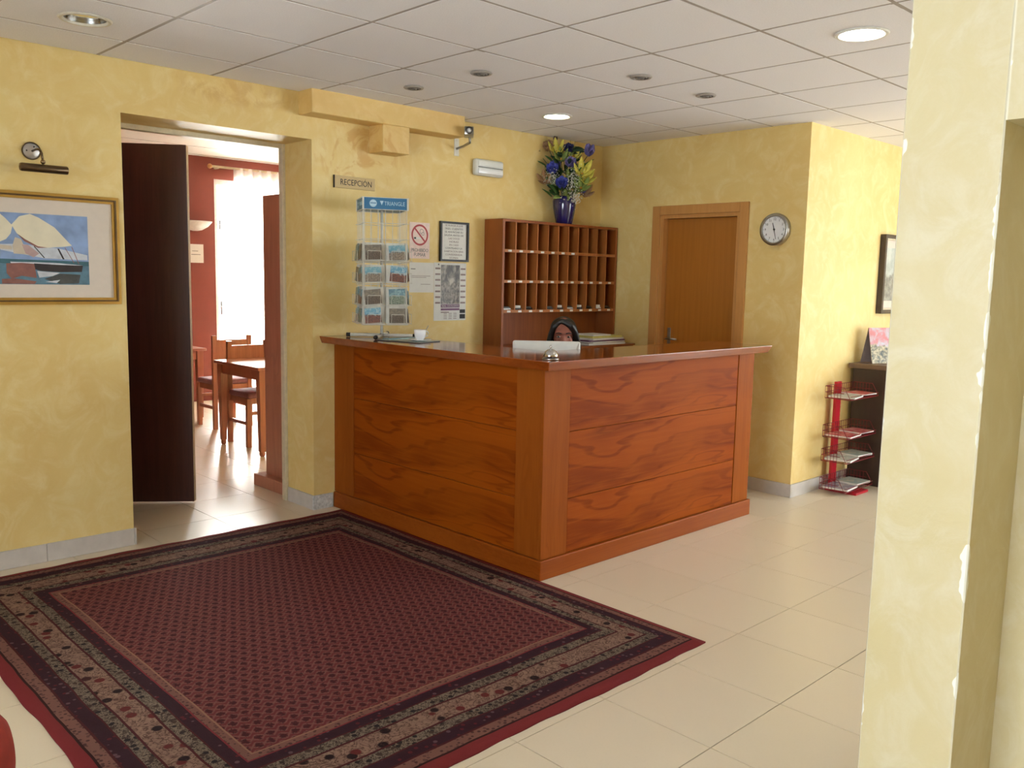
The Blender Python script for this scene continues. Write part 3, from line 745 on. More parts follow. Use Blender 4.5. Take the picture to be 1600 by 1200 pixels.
# ================================================================== LEFT WALL: signs and notices
sg = thing('reception_sign', 'narrow beige plate lettered RECEPCIÓN on the yellow wall', 'sign', (3.236, YW, 2.084))
b = N(); box(b, -.153, .153, -.012, 0, -.038, .038, .002); obj('plate', b, 'sign_beige', sg)
b = N(); box(b, -.156, -.152, -.0135, 0, -.039, .039); obj('edge_strip', b, 'ink', sg)
lettering('RECEPCIÓN', .052, 'ink', sg, (.008, -.0125, -.002), width=.235)
ns = thing('no_smoking_sign', 'pale pink sign with red no-smoking ring reading PROHIBIDO FUMAR', 'sign', (3.766, YW, 1.745))
b = N(); box(b, -.086, .086, -.003, 0, -.122, .122); obj('sheet', b, 'sign_pink', ns)
ring = []
n_ = 40
polys = [(circ(0, .038, .072, 40), 'sign_red'), (circ(0, .038, .059, 40), 'sign_pink'), (rect(-.045, .02, .010, .022), 'paper'), (rect(-.05, -.032, .010, .022), 'ink'),
         (circ(.016, .062, .018, 16), 'ink_soft'), (circ(.016, .062, .014, 16), 'sign_pink'), (circ(.026, .047, .012, 14), 'ink_soft'), (circ(.026, .047, .008, 14), 'sign_pink')]
c45 = .7071
bar = [(-.066*c45-.006*c45, .038+.066*c45-.006*c45), (-.066*c45+.006*c45, .038+.066*c45+.006*c45), (.066*c45+.006*c45, .038-.066*c45+.006*c45), (.066*c45-.006*c45, .038-.066*c45-.006*c45)]
polys.append((bar, 'sign_red'))
flat_art('emblem', polys, ns, -.0032, .0001)
lettering('PROHIBIDO', .034, 'ink_grey', ns, (0, -.0035, -.066), width=.145); lettering('FUMAR', .034, 'ink_grey', ns, (0, -.0035, -.096), width=.10)
fn = thing('framed_notice', 'black framed white notice with centred lines of print', 'notice', (4.069, YW, 1.611))
b = N(); frame_strip(b, .131, .277, .014, -.02, -.001); obj('frame', b, 'black_plastic', fn)
b = N(); box(b, -.118, .118, -.006, -.001, .013, .264); obj('sheet', b, 'paper', fn)
for k, (s, wd_) in enumerate((('SE RUEGA A LOS', .16), ('SRES. CLIENTES', .165), ('SE ANUNCIAR SU', .165), ('SALIDA ANTES DE', .175), ('LAS DOCE', .10), ('HORAS', .085), ('EN CASO', .085), ('CONTRARIO LA', .155), ('HABITACION SERA', .175), ('CONSIDERADA', .155), ('OCUPADA', .08))):
    lettering(s, .019, 'ink_grey' if k in (1, 2, 3, 7) else 'ink_soft', fn, (0, -.0066, .250-.0225*k), width=wd_)
pn = thing('paper_notice', 'plain white paper notice with a few printed lines beside the postcard rack', 'notice', (3.787, YW, 1.392))
b = N(); box(b, -.106, .106, -.0015, -.0002, 0, .205); obj('sheet', b, 'paper', pn)
flat_art('print', [(rect(-.095, -.055, .158, .163), 'ink_grey'), (rect(-.095, .075, .112, .115), 'ink_soft'), (rect(-.095, .04, .102, .105), 'ink_soft'), (rect(-.01, .075, .055, .058), 'ink_soft')], pn, -.0017, .0001)
ps = thing('photo_poster', 'tall white poster with dark photo collage and purple title bars', 'poster', (4.043, YW, 1.194))
b = N(); box(b, -.148, .148, -.002, -.0004, 0, .407); obj('sheet', b, 'paper', ps)
b = N(); box(b, -.085, .088, -.0026, -.0021, .118, .392); o = obj('photo_collage', b, None, ps)
o.data.materials.append(picture_mat('collage_print', ((58, 50, 46), (160, 148, 134), (66, 60, 54), (186, 176, 160)), 6.3, 9))
polys = [(rect(-.085, .088, .092, .115), 'purple'), (rect(-.085, .088, .072, .086), 'purple'), (rect(-.085, -.01, .055, .062), 'ink_soft'), (rect(.09, .142, .052, .078), 'ink'), (rect(.09, .142, .012, .044), 'ink')]
for k in range(7):
    z = .372-.04*k
    polys.append((rect(-.138, -.092, z-.012, z), 'ink_soft')); polys.append((rect(.094, .14, z-.012, z), 'ink_soft'))
for k in range(4):
    for j in range(3): polys.append((rect(-.06+j*.045, -.03+j*.045, .012+k*.012, .016+k*.012), 'ink_soft'))
polys.append((circ(-.11, .394, .006, 12), 'ink_grey'))
flat_art('print', polys, ps, -.0028, .00008)
lettering('REAL CATALUNYA', .018, 'paper', ps, (.001, -.0045, .103), width=.155)

em = thing('emergency_light', 'white rounded emergency light box on the wall left of the flowers', 'emergency light', (4.367, YW, 2.228))
b = N(); box(b, -.137, .137, -.05, 0, 0, .116, .018, 3); smooth_by_angle(obj('housing', b, 'white_plastic', em))
b = N(); box(b, -.118, .122, -.058, -.045, .012, .050, .006, 2); smooth_by_angle(obj('diffuser', b, 'porcelain', em))
b = N(); box(b, -.118, .122, -.0515, -.048, .055, .061); obj('seam', b, 'ink_grey', em)
b = N(); box(b, -.118, .122, -.057, -.045, .066, .104, .006, 2); smooth_by_angle(obj('cover', b, 'white_plastic', em))
sc = thing('security_camera', 'small silver security camera on a wall bracket at the beam end', 'camera', (4.085, YW, 2.405))
b = N(); box(b, -.022, .022, -.006, 0, -.06, .06, .002); lathe(b, [(.005, -.008), (.005, -.004)], 10, (0, 0, .045), 'Y'); lathe(b, [(.005, -.008), (.005, -.004)], 10, (0, 0, -.045), 'Y'); obj('wall_plate', b, 'cream_plate', sc)
b = N(); tube(b, [(0, -.004, -.01), (-.02, -.10, -.005), (-.04, -.19, .01), (-.045, -.195, .045)], .009, 8); obj('bracket', b, 'steel', sc, True)
hx = obj('housing', box(N(), -.032, .032, -.05, .05, -.028, .028, .006, 2), 'steel', sc, loc=(-.05, -.19, .078), rot=(-.08, 0, -.7))
smooth_by_angle(hx)
b = N(); lathe(b, [(.021, -.062), (.024, -.060), (.024, -.049)], 20, axis='Y', capb=False); obj('lens_ring', b, 'black_plastic', hx)
b = N(); lathe(b, [(.001, -.060), (.013, -.058), (.017, -.050)], 20, axis='Y', capb=False); obj('lens', b, 'porcelain', hx, True)

# ================================================================== PIGEONHOLES
PXL, PXR, PYF, PYB = 4.362, 5.648, 4.62, YW-.003
pg = thing('pigeonhole_unit', 'wooden key rack of eleven pigeonhole columns on the wall behind the counter', 'key rack')
PZ0, PZT = 1.0, 1.925
for x0, x1_ in ((PXL, PXL+.022), (PXR-.022, PXR)):
    b = N(); box(b, x0, x1_, PYF, PYB, PZ0, PZT, .0015); obj('side_panel', b, 'pigeon', pg)
b = N(); box(b, PXL+.022, PXR-.022, PYF, PYB, PZT-.02, PZT, .0015); obj('top_panel', b, 'pigeon', pg)
b = N(); box(b, PXL+.022, PXR-.022, PYB-.01, PYB, PZ0, PZT-.02); obj('back_panel', b, 'pigeon', pg)
SH = [1.70, 1.480, 1.262]
for z in SH:
    b = N(); box(b, PXL+.022, PXR-.022, PYF+.002, PYB-.01, z-.012, z+.010, .0015); obj('shelf', b, 'pigeon_edge', pg)
NC = 11; pitch = (PXR-PXL-.044)/NC
rows = [(SH[0]+.010, PZT-.02), (SH[1]+.010, SH[0]-.012), (SH[2]+.010, SH[1]-.012)]
for ri, (z0, z1) in enumerate(rows):
    for k in range(1, NC):
        x = PXL+.022+pitch*k
        b = N(); box(b, x-.005, x+.005, PYF+.003, PYB-.01, z0, z1); obj('divider', b, 'pigeon_edge', pg)
tagm = None
for ri, z in enumerate(SH):
    for k in range(NC):
        if ri == 0 and k > 6: continue
        x = PXL+.022+pitch*(k+.45)
        b = N(); box(b, -.017, .017, -.0015, .001, -.007, .007); obj('number_tag', b, 'paper', pg, loc=(x, PYF+.001, z-.001))
b = N(); box(b, PXL, PXR, 4.42, PYB, 0, .985); box(b, PXL-.01, PXR, 4.40, PYB, .985, .9995, .002); obj('base_cabinet', b, 'pigeon', pg)
ordn = ['first', 'second', 'third', 'fourth', 'fifth', 'sixth', 'seventh', 'eighth', 'ninth', 'tenth', 'eleventh']
for k in (0, 1, 2, 4, 5, 6, 7, 8, 9, 10):
    x = PXL+.022+pitch*(k+.5); z = SH[2]+.0102
    kt = thing('room_key', f'room key with fob lying in the {ordn[k]} hole of the bottom pigeonhole row', 'key', (x, PYF+.05, z), random.uniform(-.4, .4), 'room keys in the bottom pigeonholes')
    b = N(); box(b, -.034, .034, -.03, .02, 0, .012, .002); obj('fob', b, 'black_plastic' if k % 3 else 'white_plastic', kt)
    b = N(); box(b, -.03, .03, -.02, .06, .0122, .022+.008*(k % 2), .001); obj('key_card', b, 'paper' if k % 2 else 'dark_grey', kt)
    b = N(); lathe(b, [(.010, 0), (.013, .0015), (.010, .003)], 14, (.02, -.034, .003), capb=False, capt=False); obj('key_ring', b, 'steel', kt)
# papers stacked beside the receptionist
zz = .9997
stk = [(.42, .25, .016, 'ink_soft', 'thick bound folder at the bottom of the paper pile under the pigeonholes'), (.41, .25, .012, MAG[1], 'white magazine low in the paper pile under the pigeonholes'),
       (.42, .24, .010, 'purple', 'dull purple brochure in the middle of the paper pile under the pigeonholes'), (.40, .23, .014, 'paper', 'white paper wad near the top of the pile under the pigeonholes'),
       (.36, .22, .016, 'booklet_yellow', 'yellow-green booklet on top of the paper pile under the pigeonholes'), (.20, .2, .010, 'paper', 'small white pad lying topmost on the paper pile')]
for k, (lx, ly, h, m, lb) in enumerate(stk):
    t = thing('paper_stack_item', lb, 'papers', (5.33+random.uniform(-.012, .012) + (-.06 if k == 5 else 0), 4.535, zz), random.uniform(-.06, .06), 'papers piled under the pigeonholes')
    b = N(); box(b, -lx/2, lx/2, -ly/2, ly/2, 0, .0014); box(b, -lx/2, lx/2, -ly/2, ly/2, h-.0014, h); obj('cover', b, m, t)
    b = N(); box(b, -lx/2+.002, lx/2-.002, -ly/2+.002, ly/2-.002, .0015, h-.0015); obj('pages', b, 'booklet_yellow' if k == 4 else ('purple' if k == 2 else 'paper'), t)
    zz += h+.0003

# ================================================================== VASE AND FLOWERS
VX, VY, VZ = 5.085, 4.700, PZT+.0005
b = N(); lathe(b, [(.001, 0), (.060, 0), (.064, .006), (.078, .07), (.090, .14), (.092, .175), (.084, .20), (.074, .212), (.070, .212), (.078, .197), (.084, .172), (.074, .08), (.05, .014), (.001, .012)], 36, capb=False, capt=False)
tag(obj('flower_vase', b, 'cobalt', smooth=True, loc=(VX, VY, VZ)), 'glossy cobalt blue vase standing on the pigeonhole unit', 'vase')
bq = thing('flower_bouquet', 'artificial bouquet of blue roses and yellow lilies in the blue vase', 'flowers', (VX, VY, VZ+.20))
def petal(b, M, L, Wd, curl, nseg=5, tip=.15):
    """curved petal growing along local +z, cupped towards +y"""
    prev = None
    for i in range(nseg+1):
        t = i/nseg; wd = Wd*(math.sin(PI*min(1, t*.80+.16)))**.8*(1 if t < .95 else .8+tip)
        zc = L*t; yc = curl*t*t*L
        rowp = [b.verts.new(M @ Vector((wd*s, yc+abs(s)**2*wd*.35, zc))) for s in (-.5, 0, .5)]
        if prev:
            for a in (0, 1): b.faces.new((prev[a], prev[a+1], rowp[a+1], rowp[a]))
        prev = rowp
def orient(pos, d, spin=0):
    q = Vector(d).normalized().to_track_quat('Z', 'Y')
    return Matrix.Translation(pos) @ q.to_matrix().to_4x4() @ Matrix.Rotation(spin, 4, 'Z')
def flower(name, m, pos, d, size, rings):
    b = N(); T = orient((0, 0, 0), d)
    for n_, r0, tilt, L, Wd, curl in rings:
        for i in range(n_):
            a = 2*PI*i/n_+r0*7
            M = T @ Matrix.Rotation(a, 4, 'Z') @ Matrix.Translation((0, r0*size, 0)) @ Matrix.Rotation(-tilt, 4, 'X')
            petal(b, M, L*size, Wd*size, curl)
    bmesh.ops.translate(b, verts=b.verts[:], vec=pos)
    o = obj(name, b, m, bq, True); 
    md = o.modifiers.new('thick', 'SOLIDIFY'); md.thickness = .0015
    return o
ROSE = [(3, .03, .05, .75, .5, .12), (5, .10, .25, .8, .65, .15), (6, .16, .55, .8, .7, -.05)]
LILY = [(6, .03, .95, 1.3, .5, -.35)]
TUL = [(4, .05, .12, 1.2, .75, .18), (4, .10, .25, 1.15, .8, .12)]
bq.scale = (1.18, 1.18, 1.18)
# positions: right (image) = (+.719,-.694), up = z, towards camera = (-.69,-.71)
def bp(r_, z, tow): return Vector((.719*r_-.69*tow, -.694*r_-.71*tow, z))
FL = [('blue_rose', 'rose_blue', (-.085, .165, .06), .055, ROSE), ('blue_rose', 'rose_blue', (-.025, .075, .085), .055, ROSE), ('lilac_rose', 'rose_lilac', (.028, .205, .06), .052, ROSE),
      ('navy_flower', 'rose_navy', (.015, .295, .035), .048, ROSE), ('blue_tulip', 'rose_lilac', (.145, .275, .03), .05, TUL), ('blue_rose', 'rose_lilac', (-.065, .195, .0), .05, ROSE),
      ('yellow_lily', 'lily', (.105, .145, .07), .065, LILY), ('yellow_lily', 'lily', (.13, .105, .055), .055, LILY), ('yellow_lily', 'lily', (-.06, .285, .02), .055, LILY), ('yellow_lily', 'lily', (.05, .255, .02), .045, LILY),
      ('yellow_lily', 'leaf_pale', (-.03, .235, .045), .05, LILY), ('yellow_lily', 'leaf_pale', (.10, .055, .07), .055, LILY), ('dried_flower', 'dried', (-.13, .10, .02), .05, LILY), ('dried_flower', 'dried', (.13, .02, .03), .05, LILY),
      ('dried_flower', 'dried', (-.11, .31, -.01), .055, ROSE), ('blue_rose', 'rose_lilac', (.11, .045, .03), .04, ROSE), ('poppy', 'poppy', (-.07, .365, .0), .02, TUL), ('poppy', 'poppy', (-.175, .285, .0), .02, TUL)]
for nm, m, (a, z, tw), sz, kind in FL:
    p = bp(a, z, tw); d = Vector((p.x*.6-.35, p.y*.6-.35, .25+max(0, z-.1)))
    fo = flower(nm, m, p, d, sz*1.28, kind)
    if nm == 'yellow_lily':
        b = N(); sphere(b, p+d.normalized()*.012, .008, 8, 6); obj('lily_centre', b, 'lily_core', fo, True)
    b = N(); mid = Vector((p.x*.35, p.y*.35, max(.02, z*.5)));
    if (p-mid).length > .02:
        tube(b, [Vector((p.x*.12, p.y*.12, -.06)), mid, p], .0022, 5); obj('stem', b, 'stem', bq, True)
    else: b.free()
for k in range(84):
    a = random.uniform(0, 2*PI); z = random.uniform(-.01, .30); R_ = random.uniform(.03, .115)*(1 if z < .2 else .8)
    base = Vector((R_*math.cos(a)*.6, R_*math.sin(a)*.6, z)); d = Vector((math.cos(a), math.sin(a), random.uniform(-.2, .9)))
    if base.y + d.y*.07 > .095 or VX+base.x+d.x*.09 > XD-.02: d.y = -abs(d.y); base.y = min(base.y, .02)
    b = N(); petal(b, orient(base, d, random.uniform(0, 6)), random.uniform(.055, .095), random.uniform(.028, .045), random.uniform(-.4, .1), 5, -.4)
    o = obj('leaf', b, random.choice(['leaf', 'leaf_dark', 'leaf_pale', 'leaf_dark']), bq, True); md = o.modifiers.new('thick', 'SOLIDIFY'); md.thickness = .0012
for a, z, tw, L in ((.085, .17, .05, .11), (.10, .19, .04, .10), (-.13, .2, .02, .07), (-.09, .23, .02, .06), (-.06, .02, .09, .08), (-.09, .0, .07, .08)):
    b = N(); petal(b, orient(bp(a, z, tw), bp(a*1.2, .10, .03)), L, .04, -.1, 6, -.5); o = obj('broad_leaf', b, 'leaf', bq, True); md = o.modifiers.new('thick', 'SOLIDIFY'); md.thickness = .0014
for a, z, tw in ((.04, .09, .095), (-.085, .12, .08), (.055, .0, .095), (.06, .17, .05)):
    b = N()
    for k in range(150):
        p = bp(a, z, tw)+Vector((random.gauss(0, .024), random.gauss(0, .024), random.gauss(0, .024)))
        r = random.uniform(.0022, .0042); bmesh.ops.create_icosphere(b, subdivisions=1, radius=r, matrix=Matrix.Translation(p))
    o = obj('babys_breath', b, 'breath', bq); o['kind'] = 'stuff'
for a, z in ((-.02, .36), (.03, .37), (.06, .365)):
    b = N(); p = bp(a, z, .0); tube(b, [bp(a*.4, .2, 0), p], .0025, 5, .0008); obj('twig', b, 'stem', bq)

# ================================================================== RECEPTIONIST, CHAIR, MONITOR
def capsules(b, chain):
    for (p, r0), (q, r1) in zip(chain[:-1], chain[1:]):
        p, q = Vector(p), Vector(q); n = max(2, int((q-p).length/(min(r0, r1)*.45))+1)
        for i in range(n+1):
            t = i/n; bmesh.ops.create_icosphere(b, subdivisions=2, radius=r0+(r1-r0)*t, matrix=Matrix.Translation(p.lerp(q, t)))
def blob(b, c, s):
    bmesh.ops.create_icosphere(b, subdivisions=3, radius=1, matrix=Matrix.Translation(c) @ Matrix.Diagonal((*s, 1)))
def remeshed(name, b, vox, m, parent, smooth_it=4):
    me0 = mesh_of('tmp', b); o = bpy.data.objects.new('tmp', me0); COL.objects.link(o)
    md = o.modifiers.new('r', 'REMESH'); md.mode = 'VOXEL'; md.voxel_size = vox
    ms = o.modifiers.new('s', 'SMOOTH'); ms.iterations = smooth_it; ms.factor = .5
    bpy.context.view_layer.update()
    me = bpy.data.meshes.new_from_object(o.evaluated_get(bpy.context.evaluated_depsgraph_get())); bpy.data.objects.remove(o)
    me.materials.clear()
    for p in me.polygons: p.use_smooth = True
    me.name = name
    return obj(name, me, m, parent)
pr = thing('person', 'dark-haired person seated behind the counter, face half hidden by the monitor', 'person', (4.135, 3.80, 0), -.80)
# local frame: faces -y
b = N()
blob(b, (0, .012, 1.175), (.076, .094, .088)); blob(b, (0, -.018, 1.120), (.060, .070, .082)); blob(b, (0, -.045, 1.065), (.030, .028, .022))
blob(b, (-.033, -.055, 1.115), (.026, .024, .022)); blob(b, (.033, -.055, 1.115), (.026, .024, .022))
capsules(b, [((0, -.078, 1.148), .008), ((0, -.093, 1.115), .012)]); blob(b, (-.010, -.088, 1.112), (.009, .010, .008)); blob(b, (.010, -.088, 1.112), (.009, .010, .008))
blob(b, (0, -.074, 1.166), (.056, .016, .011)); blob(b, (0, -.079, 1.085), (.024, .012, .010))
for s in (-1, 1): blob(b, (s*.078, .012, 1.135), (.010, .018, .030))
capsules(b, [((0, .02, 1.07), .052), ((0, .03, .97), .050), ((0, .035, .90), .075)])
capsules(b, [((-.13, .04, .90), .055), ((.13, .04, .90), .055)]); capsules(b, [((0, .04, .86), .115), ((0, .05, .70), .105), ((0, .06, .56), .125)])
capsules(b, [((-.06, .04, .82), .105), ((.06, .04, .82), .105)]); capsules(b, [((-.08, .06, .56), .10), ((.08, .06, .56), .10)])
for s in (-1, 1):
    capsules(b, [((s*.165, .04, .885), .050), ((s*.215, .0, .74), .042), ((s*.205, -.07, .665), .037)]); 
    capsules(b, [((s*.205, -.07, .665), .037), ((s*.15, -.20, .755), .030), ((s*.11, -.275, .775), .025)])
    capsules(b, [((s*.105, -.29, .772), .024), ((s*.09, -.335, .768), .022)])
    for k, (dx, L) in enumerate(((-.030, .058), (-.010, .070), (.010, .066), (.028, .050))):
        bx_ = s*.085 + dx*.8
        capsules(b, [((bx_, -.345, .770), .0085), ((bx_-s*.004, -.345-L*.55, .772), .008), ((bx_-s*.006, -.345-L, .757), .0072)])
    capsules(b, [((s*.075, -.30, .768), .010), ((s*.045, -.325, .765), .009), ((s*.035, -.355, .757), .008)])
    capsules(b, [((s*.09, .05, .54), .085), ((s*.11, -.16, .53), .070), ((s*.115, -.34, .50), .058)]); capsules(b, [((s*.115, -.34, .50), .058), ((s*.11, -.33, .28), .048), ((s*.11, -.30, .08), .034)])
    capsules(b, [((s*.11, -.30, .05), .036), ((s*.115, -.42, .035), .030)])
body = remeshed('body', b, .006, 'skin', pr, 3)
for s in (-1, 1):
    b = N(); sphere(b, (s*.031, -.073, 1.142), .0125, 14, 10, (1.1, .8, .5)); ey_ = obj('eye', b, 'eye_white', pr, True)
    b = N(); sphere(b, (s*.031-.001, -.0805, 1.1425), .0062, 12, 8, (1, .6, .9)); obj('iris', b, 'eye_dark', ey_, True)
    b = N(); tube(b, [(s*.014, -.087, 1.163), (s*.031, -.088, 1.169), (s*.051, -.076, 1.163)], .0042, 6, .002); obj('eyebrow', b, 'hair', pr, True)
b = N(); sphere(b, (0, -.088, 1.083), .010, 12, 8, (2.1, .6, .55)); obj('lips', b, 'lip', pr, True)
b = N()                               # hair: crown, side locks, long back
blob(b, (0, .030, 1.184), (.086, .096, .084)); blob(b, (0, .060, 1.10), (.092, .072, .11))
for s in (-1, 1):
    capsules(b, [((s*.020, -.050, 1.240), .018), ((s*.060, -.050, 1.205), .021), ((s*.080, -.030, 1.15), .020), ((s*.094, -.01, 1.08), .023), ((s*.105, .01, .98), .026), ((s*.105, .03, .92), .02)])
capsules(b, [((-.01, -.055, 1.240), .020), ((.045, -.068, 1.212), .021), ((.074, -.050, 1.17), .020), ((.090, -.02, 1.10), .022)])
capsules(b, [((-.05, .08, 1.05), .055), ((-.05, .10, .92), .04)]); capsules(b, [((.05, .08, 1.05), .055), ((.05, .10, .92), .04)])
remeshed('hair', b, .006, 'hair', pr, 4)
b = N()                               # top with sleeves to the elbow
capsules(b, [((0, .04, .86), .124), ((0, .05, .70), .114), ((0, .06, .56), .134)]); capsules(b, [((-.13, .04, .895), .062), ((.13, .04, .895), .062)])
capsules(b, [((-.06, .04, .82), .114), ((.06, .04, .82), .114)]); capsules(b, [((-.08, .06, .56), .108), ((.08, .06, .56), .108)])
for s in (-1, 1): capsules(b, [((s*.165, .04, .885), .058), ((s*.215, .0, .74), .050), ((s*.207, -.06, .675), .046)])
remeshed('blouse', b, .008, 'shirt', pr, 3)
b = N()
for s in (-1, 1):
    capsules(b, [((s*.09, .05, .54), .092), ((s*.11, -.16, .53), .077), ((s*.115, -.34, .50), .065)]); capsules(b, [((s*.115, -.34, .50), .065), ((s*.11, -.33, .28), .055), ((s*.11, -.30, .10), .046)])
remeshed('trousers', b, .009, 'fabric_black', pr, 3)
oc = thing('office_chair', 'black swivel chair under the seated receptionist', 'chair', (4.135+.06*math.sin(.8)*1.0, 3.80+.06*math.cos(.8), 0), -.80)
b = N(); box(b, -.24, .24, -.24, .24, .38, .452, .03, 3); smooth_by_angle(obj('seat', b, 'fabric_black', oc))
b = N(); box(b, -.21, .21, .21, .26, .56, .90, .02, 3); smooth_by_angle(obj('backrest', b, 'fabric_black', oc))
b = N(); box(b, -.03, .03, .245, .265, .39, .60, .004); obj('back_bar', b, 'black_plastic', oc)
b = N(); lathe(b, [(.03, .09), (.03, .25), (.022, .25), (.022, .38)], 16); obj('gas_post', b, 'black_plastic', oc)
for k in range(5):
    a = 2*PI*k/5; b = N(); tube(b, [(0, 0, .10), (.27*math.cos(a), .27*math.sin(a), .062)], .018, 8, .013); lg = obj('leg', b, 'black_plastic', oc)
    b = N(); lathe(b, [(.010, -.012), (.027, -.012), (.027, .012), (.010, .012)], 14, (.27*math.cos(a), .27*math.sin(a), .0275), 'Y', False, False); obj('caster', b, 'black_plastic', lg)
mo = thing('computer_monitor', 'white flat monitor seen from behind, just above the counter edge', 'monitor', (3.60, 3.435, .7352), -.770)
# local: back faces -y (towards the lobby)
b = N(); box(b, -.193, .193, .004, .03, .085, .418, .012, 3); smooth_by_angle(obj('bezel', b, 'white_plastic', mo))
b = N(); sec = []
for z, inset, yy in ((.10, .0, .006), (.12, .02, -.030), (.25, .03, -.045), (.36, .03, -.040), (.402, .012, -.012), (.414, .004, .006)):
    sec.append([b.verts.new((x, yy*(1 if abs(x) < .15 else .55) if yy < 0 else yy, z)) for x in (-.190+inset, -.13, 0, .13, .190-inset)])
for k in range(len(sec)-1):
    for i in range(4): b.faces.new((sec[k][i], sec[k][i+1], sec[k+1][i+1], sec[k+1][i]))
for k in range(len(sec)-1):
    pass
smooth_by_angle(obj('back_shell', b, 'white_plastic', mo), 60)
b = N(); box(b, -.175, .175, .0295, .032, .11, .400); obj('screen', b, 'black_plastic', mo)
b = N(); box(b, -.03, .03, -.03, .004, .0, .20, .006); lathe(b, [(.11, 0), (.11, .008), (.03, .018)], 28); obj('stand', b, 'white_plastic', mo)

# ================================================================== ON THE COUNTER
bl = thing('desk_bell', 'small chrome call bell on the counter corner', 'bell', (3.075, 2.905, CT+.0005))
b = N(); lathe(b, [(.001, 0), (.040, 0), (.042, .003), (.040, .008), (.034, .011), (.001, .011)], 28, capb=False, capt=False); obj('base', b, 'steel', bl, True)
b = N(); lathe(b, [(.008, .010), (.008, .018)], 12); obj('collar', b, 'black_plastic', bl)
b = N(); lathe(b, [(.037, .017), (.0375, .019), (.035, .029), (.028, .040), (.016, .048), (.006, .051), (.004, .053), (.001, .053)], 32, capb=False, capt=False); obj('dome', b, 'chrome', bl, True)
b = N(); lathe(b, [(.003, .053), (.003, .062), (.006, .064), (.006, .067), (.001, .070)], 14, capb=False, capt=False); obj('plunger', b, 'chrome', bl, True)

RKX, RKY = 3.245, 4.53; RA = -.46          # rotating postcard rack
rk = thing('postcard_rack', 'white wire revolving postcard rack with blue TRIANGLE header on the counter', 'postcard rack', (RKX, RKY, CT+.0005), RA)
for a, L in ((0.0, .20), (PI/2, .20), (PI, .20), (3*PI/2, .20)):
    a2 = a+.46-.78 if False else a-.33
    c, s = math.cos(a2), math.sin(a2)
    b = N(); tube(b, [(.012*c, .012*s, .014), (L*c, L*s, .014)], .011, 10); ft = obj('foot', b, 'white_wire', rk, True)
    b = N(); tube(b, [(L*c*.985, L*s*.985, .0135), ((L+.022)*c, (L+.022)*s, .0135)], .0132, 10); obj('foot_cap', b, 'black_plastic', ft, True)
b = N(); lathe(b, [(.009, .014), (.009, .845)], 12); obj('pole', b, 'white_wire', rk, True)
HS = .135
hdr = obj('header', box(N(), -HS, HS, -HS, HS, .782, .850, .001), 'blue_sign', rk)
b = N()
for z in (.779, .850):
    for s in (-1, 1): box(b, -HS-.004, HS+.004, s*HS-.004, s*HS+.004, z, z+.003); box(b, s*HS-.004, s*HS+.004, -HS-.004, HS+.004, z+.0005, z+.0035)
for sx in (-1, 1):
    for sy in (-1, 1): box(b, sx*HS-.005, sx*HS+.005, sy*HS-.005, sy*HS+.005, .780, .852)
obj('header_trim', b, 'white_wire', rk)
for k in range(4):
    M = Matrix.Rotation(k*PI/2, 4, 'Z')
    me = text_mesh('TRIANGLE', .034, width=.125); o = obj('header_lettering', me, 'blue_pale', hdr); o.matrix_local = M @ Matrix.Translation((.055, -HS-.0012, .816))
    em_ = flat_art('header_emblem', [([(-.035, .832), (-.012, .832), (-.0235, .806)], 'blue_pale'), (circ(-.075, .816, .022, 18), 'blue_pale'), (rect(-.092, -.058, .815, .820), 'blue_sign')], hdr, -HS-.0012, .0002)
    em_.matrix_local = M
WS = .145; TZ = [(.098, .205), (.218, .326), (.338, .452), (.470, .597)]
TZ = [(.095, .195), (.210, .325), (.345, .460), (.478, .600)]
for k in range(4):
    M = Matrix.Rotation(k*PI/2, 4, 'Z')
    b = N()
    for i in range(7):
        x = -WS+.012+(2*WS-.024)*i/6
        tube(b, [(x, -WS+.02, .085), (x, -WS+.02, .78)], .0016, 4)
    for z in (.085, .20, .33, .465, .605, .70): tube(b, [(-WS, -WS+.02, z), (WS, -WS+.02, z)], .0018, 4)
    o = obj('wire_panel', b, 'white_wire', rk); o.matrix_local = M
    for z0, z1 in TZ:
        for s in (-1, 1):
            b = N(); c0 = s*WS*.5
            for dx in (-.052, .052):
                tube(b, [(c0+dx*.75, -WS+.018, z0-.004), (c0+dx*.75, -WS-.020, z0-.004), (c0+dx*.75, -WS-.022, z0+.055)], .0016, 4)
            tube(b, [(c0-.052*.75, -WS-.022, z0+.055), (c0+.052*.75, -WS-.022, z0+.055)], .0016, 4); tube(b, [(c0-.066, -WS-.020, z0-.004), (c0+.066, -WS-.020, z0-.004)], .0016, 4)
            box(b, c0-.066, c0+.066, -WS+.0235, -WS+.0250, z0-.004, z0+.105)
            o = obj('card_pocket', b, 'white_wire', rk); o.matrix_local = M
tn = ['bottom', 'second lowest', 'second highest', 'top']; fnm = ['front', 'right-hand', 'rear', 'left-hand']
motif_n = ['a coloured seaside view', 'dark brown town views', 'a grey-green coast', 'blue sky over boats']
ci = 0
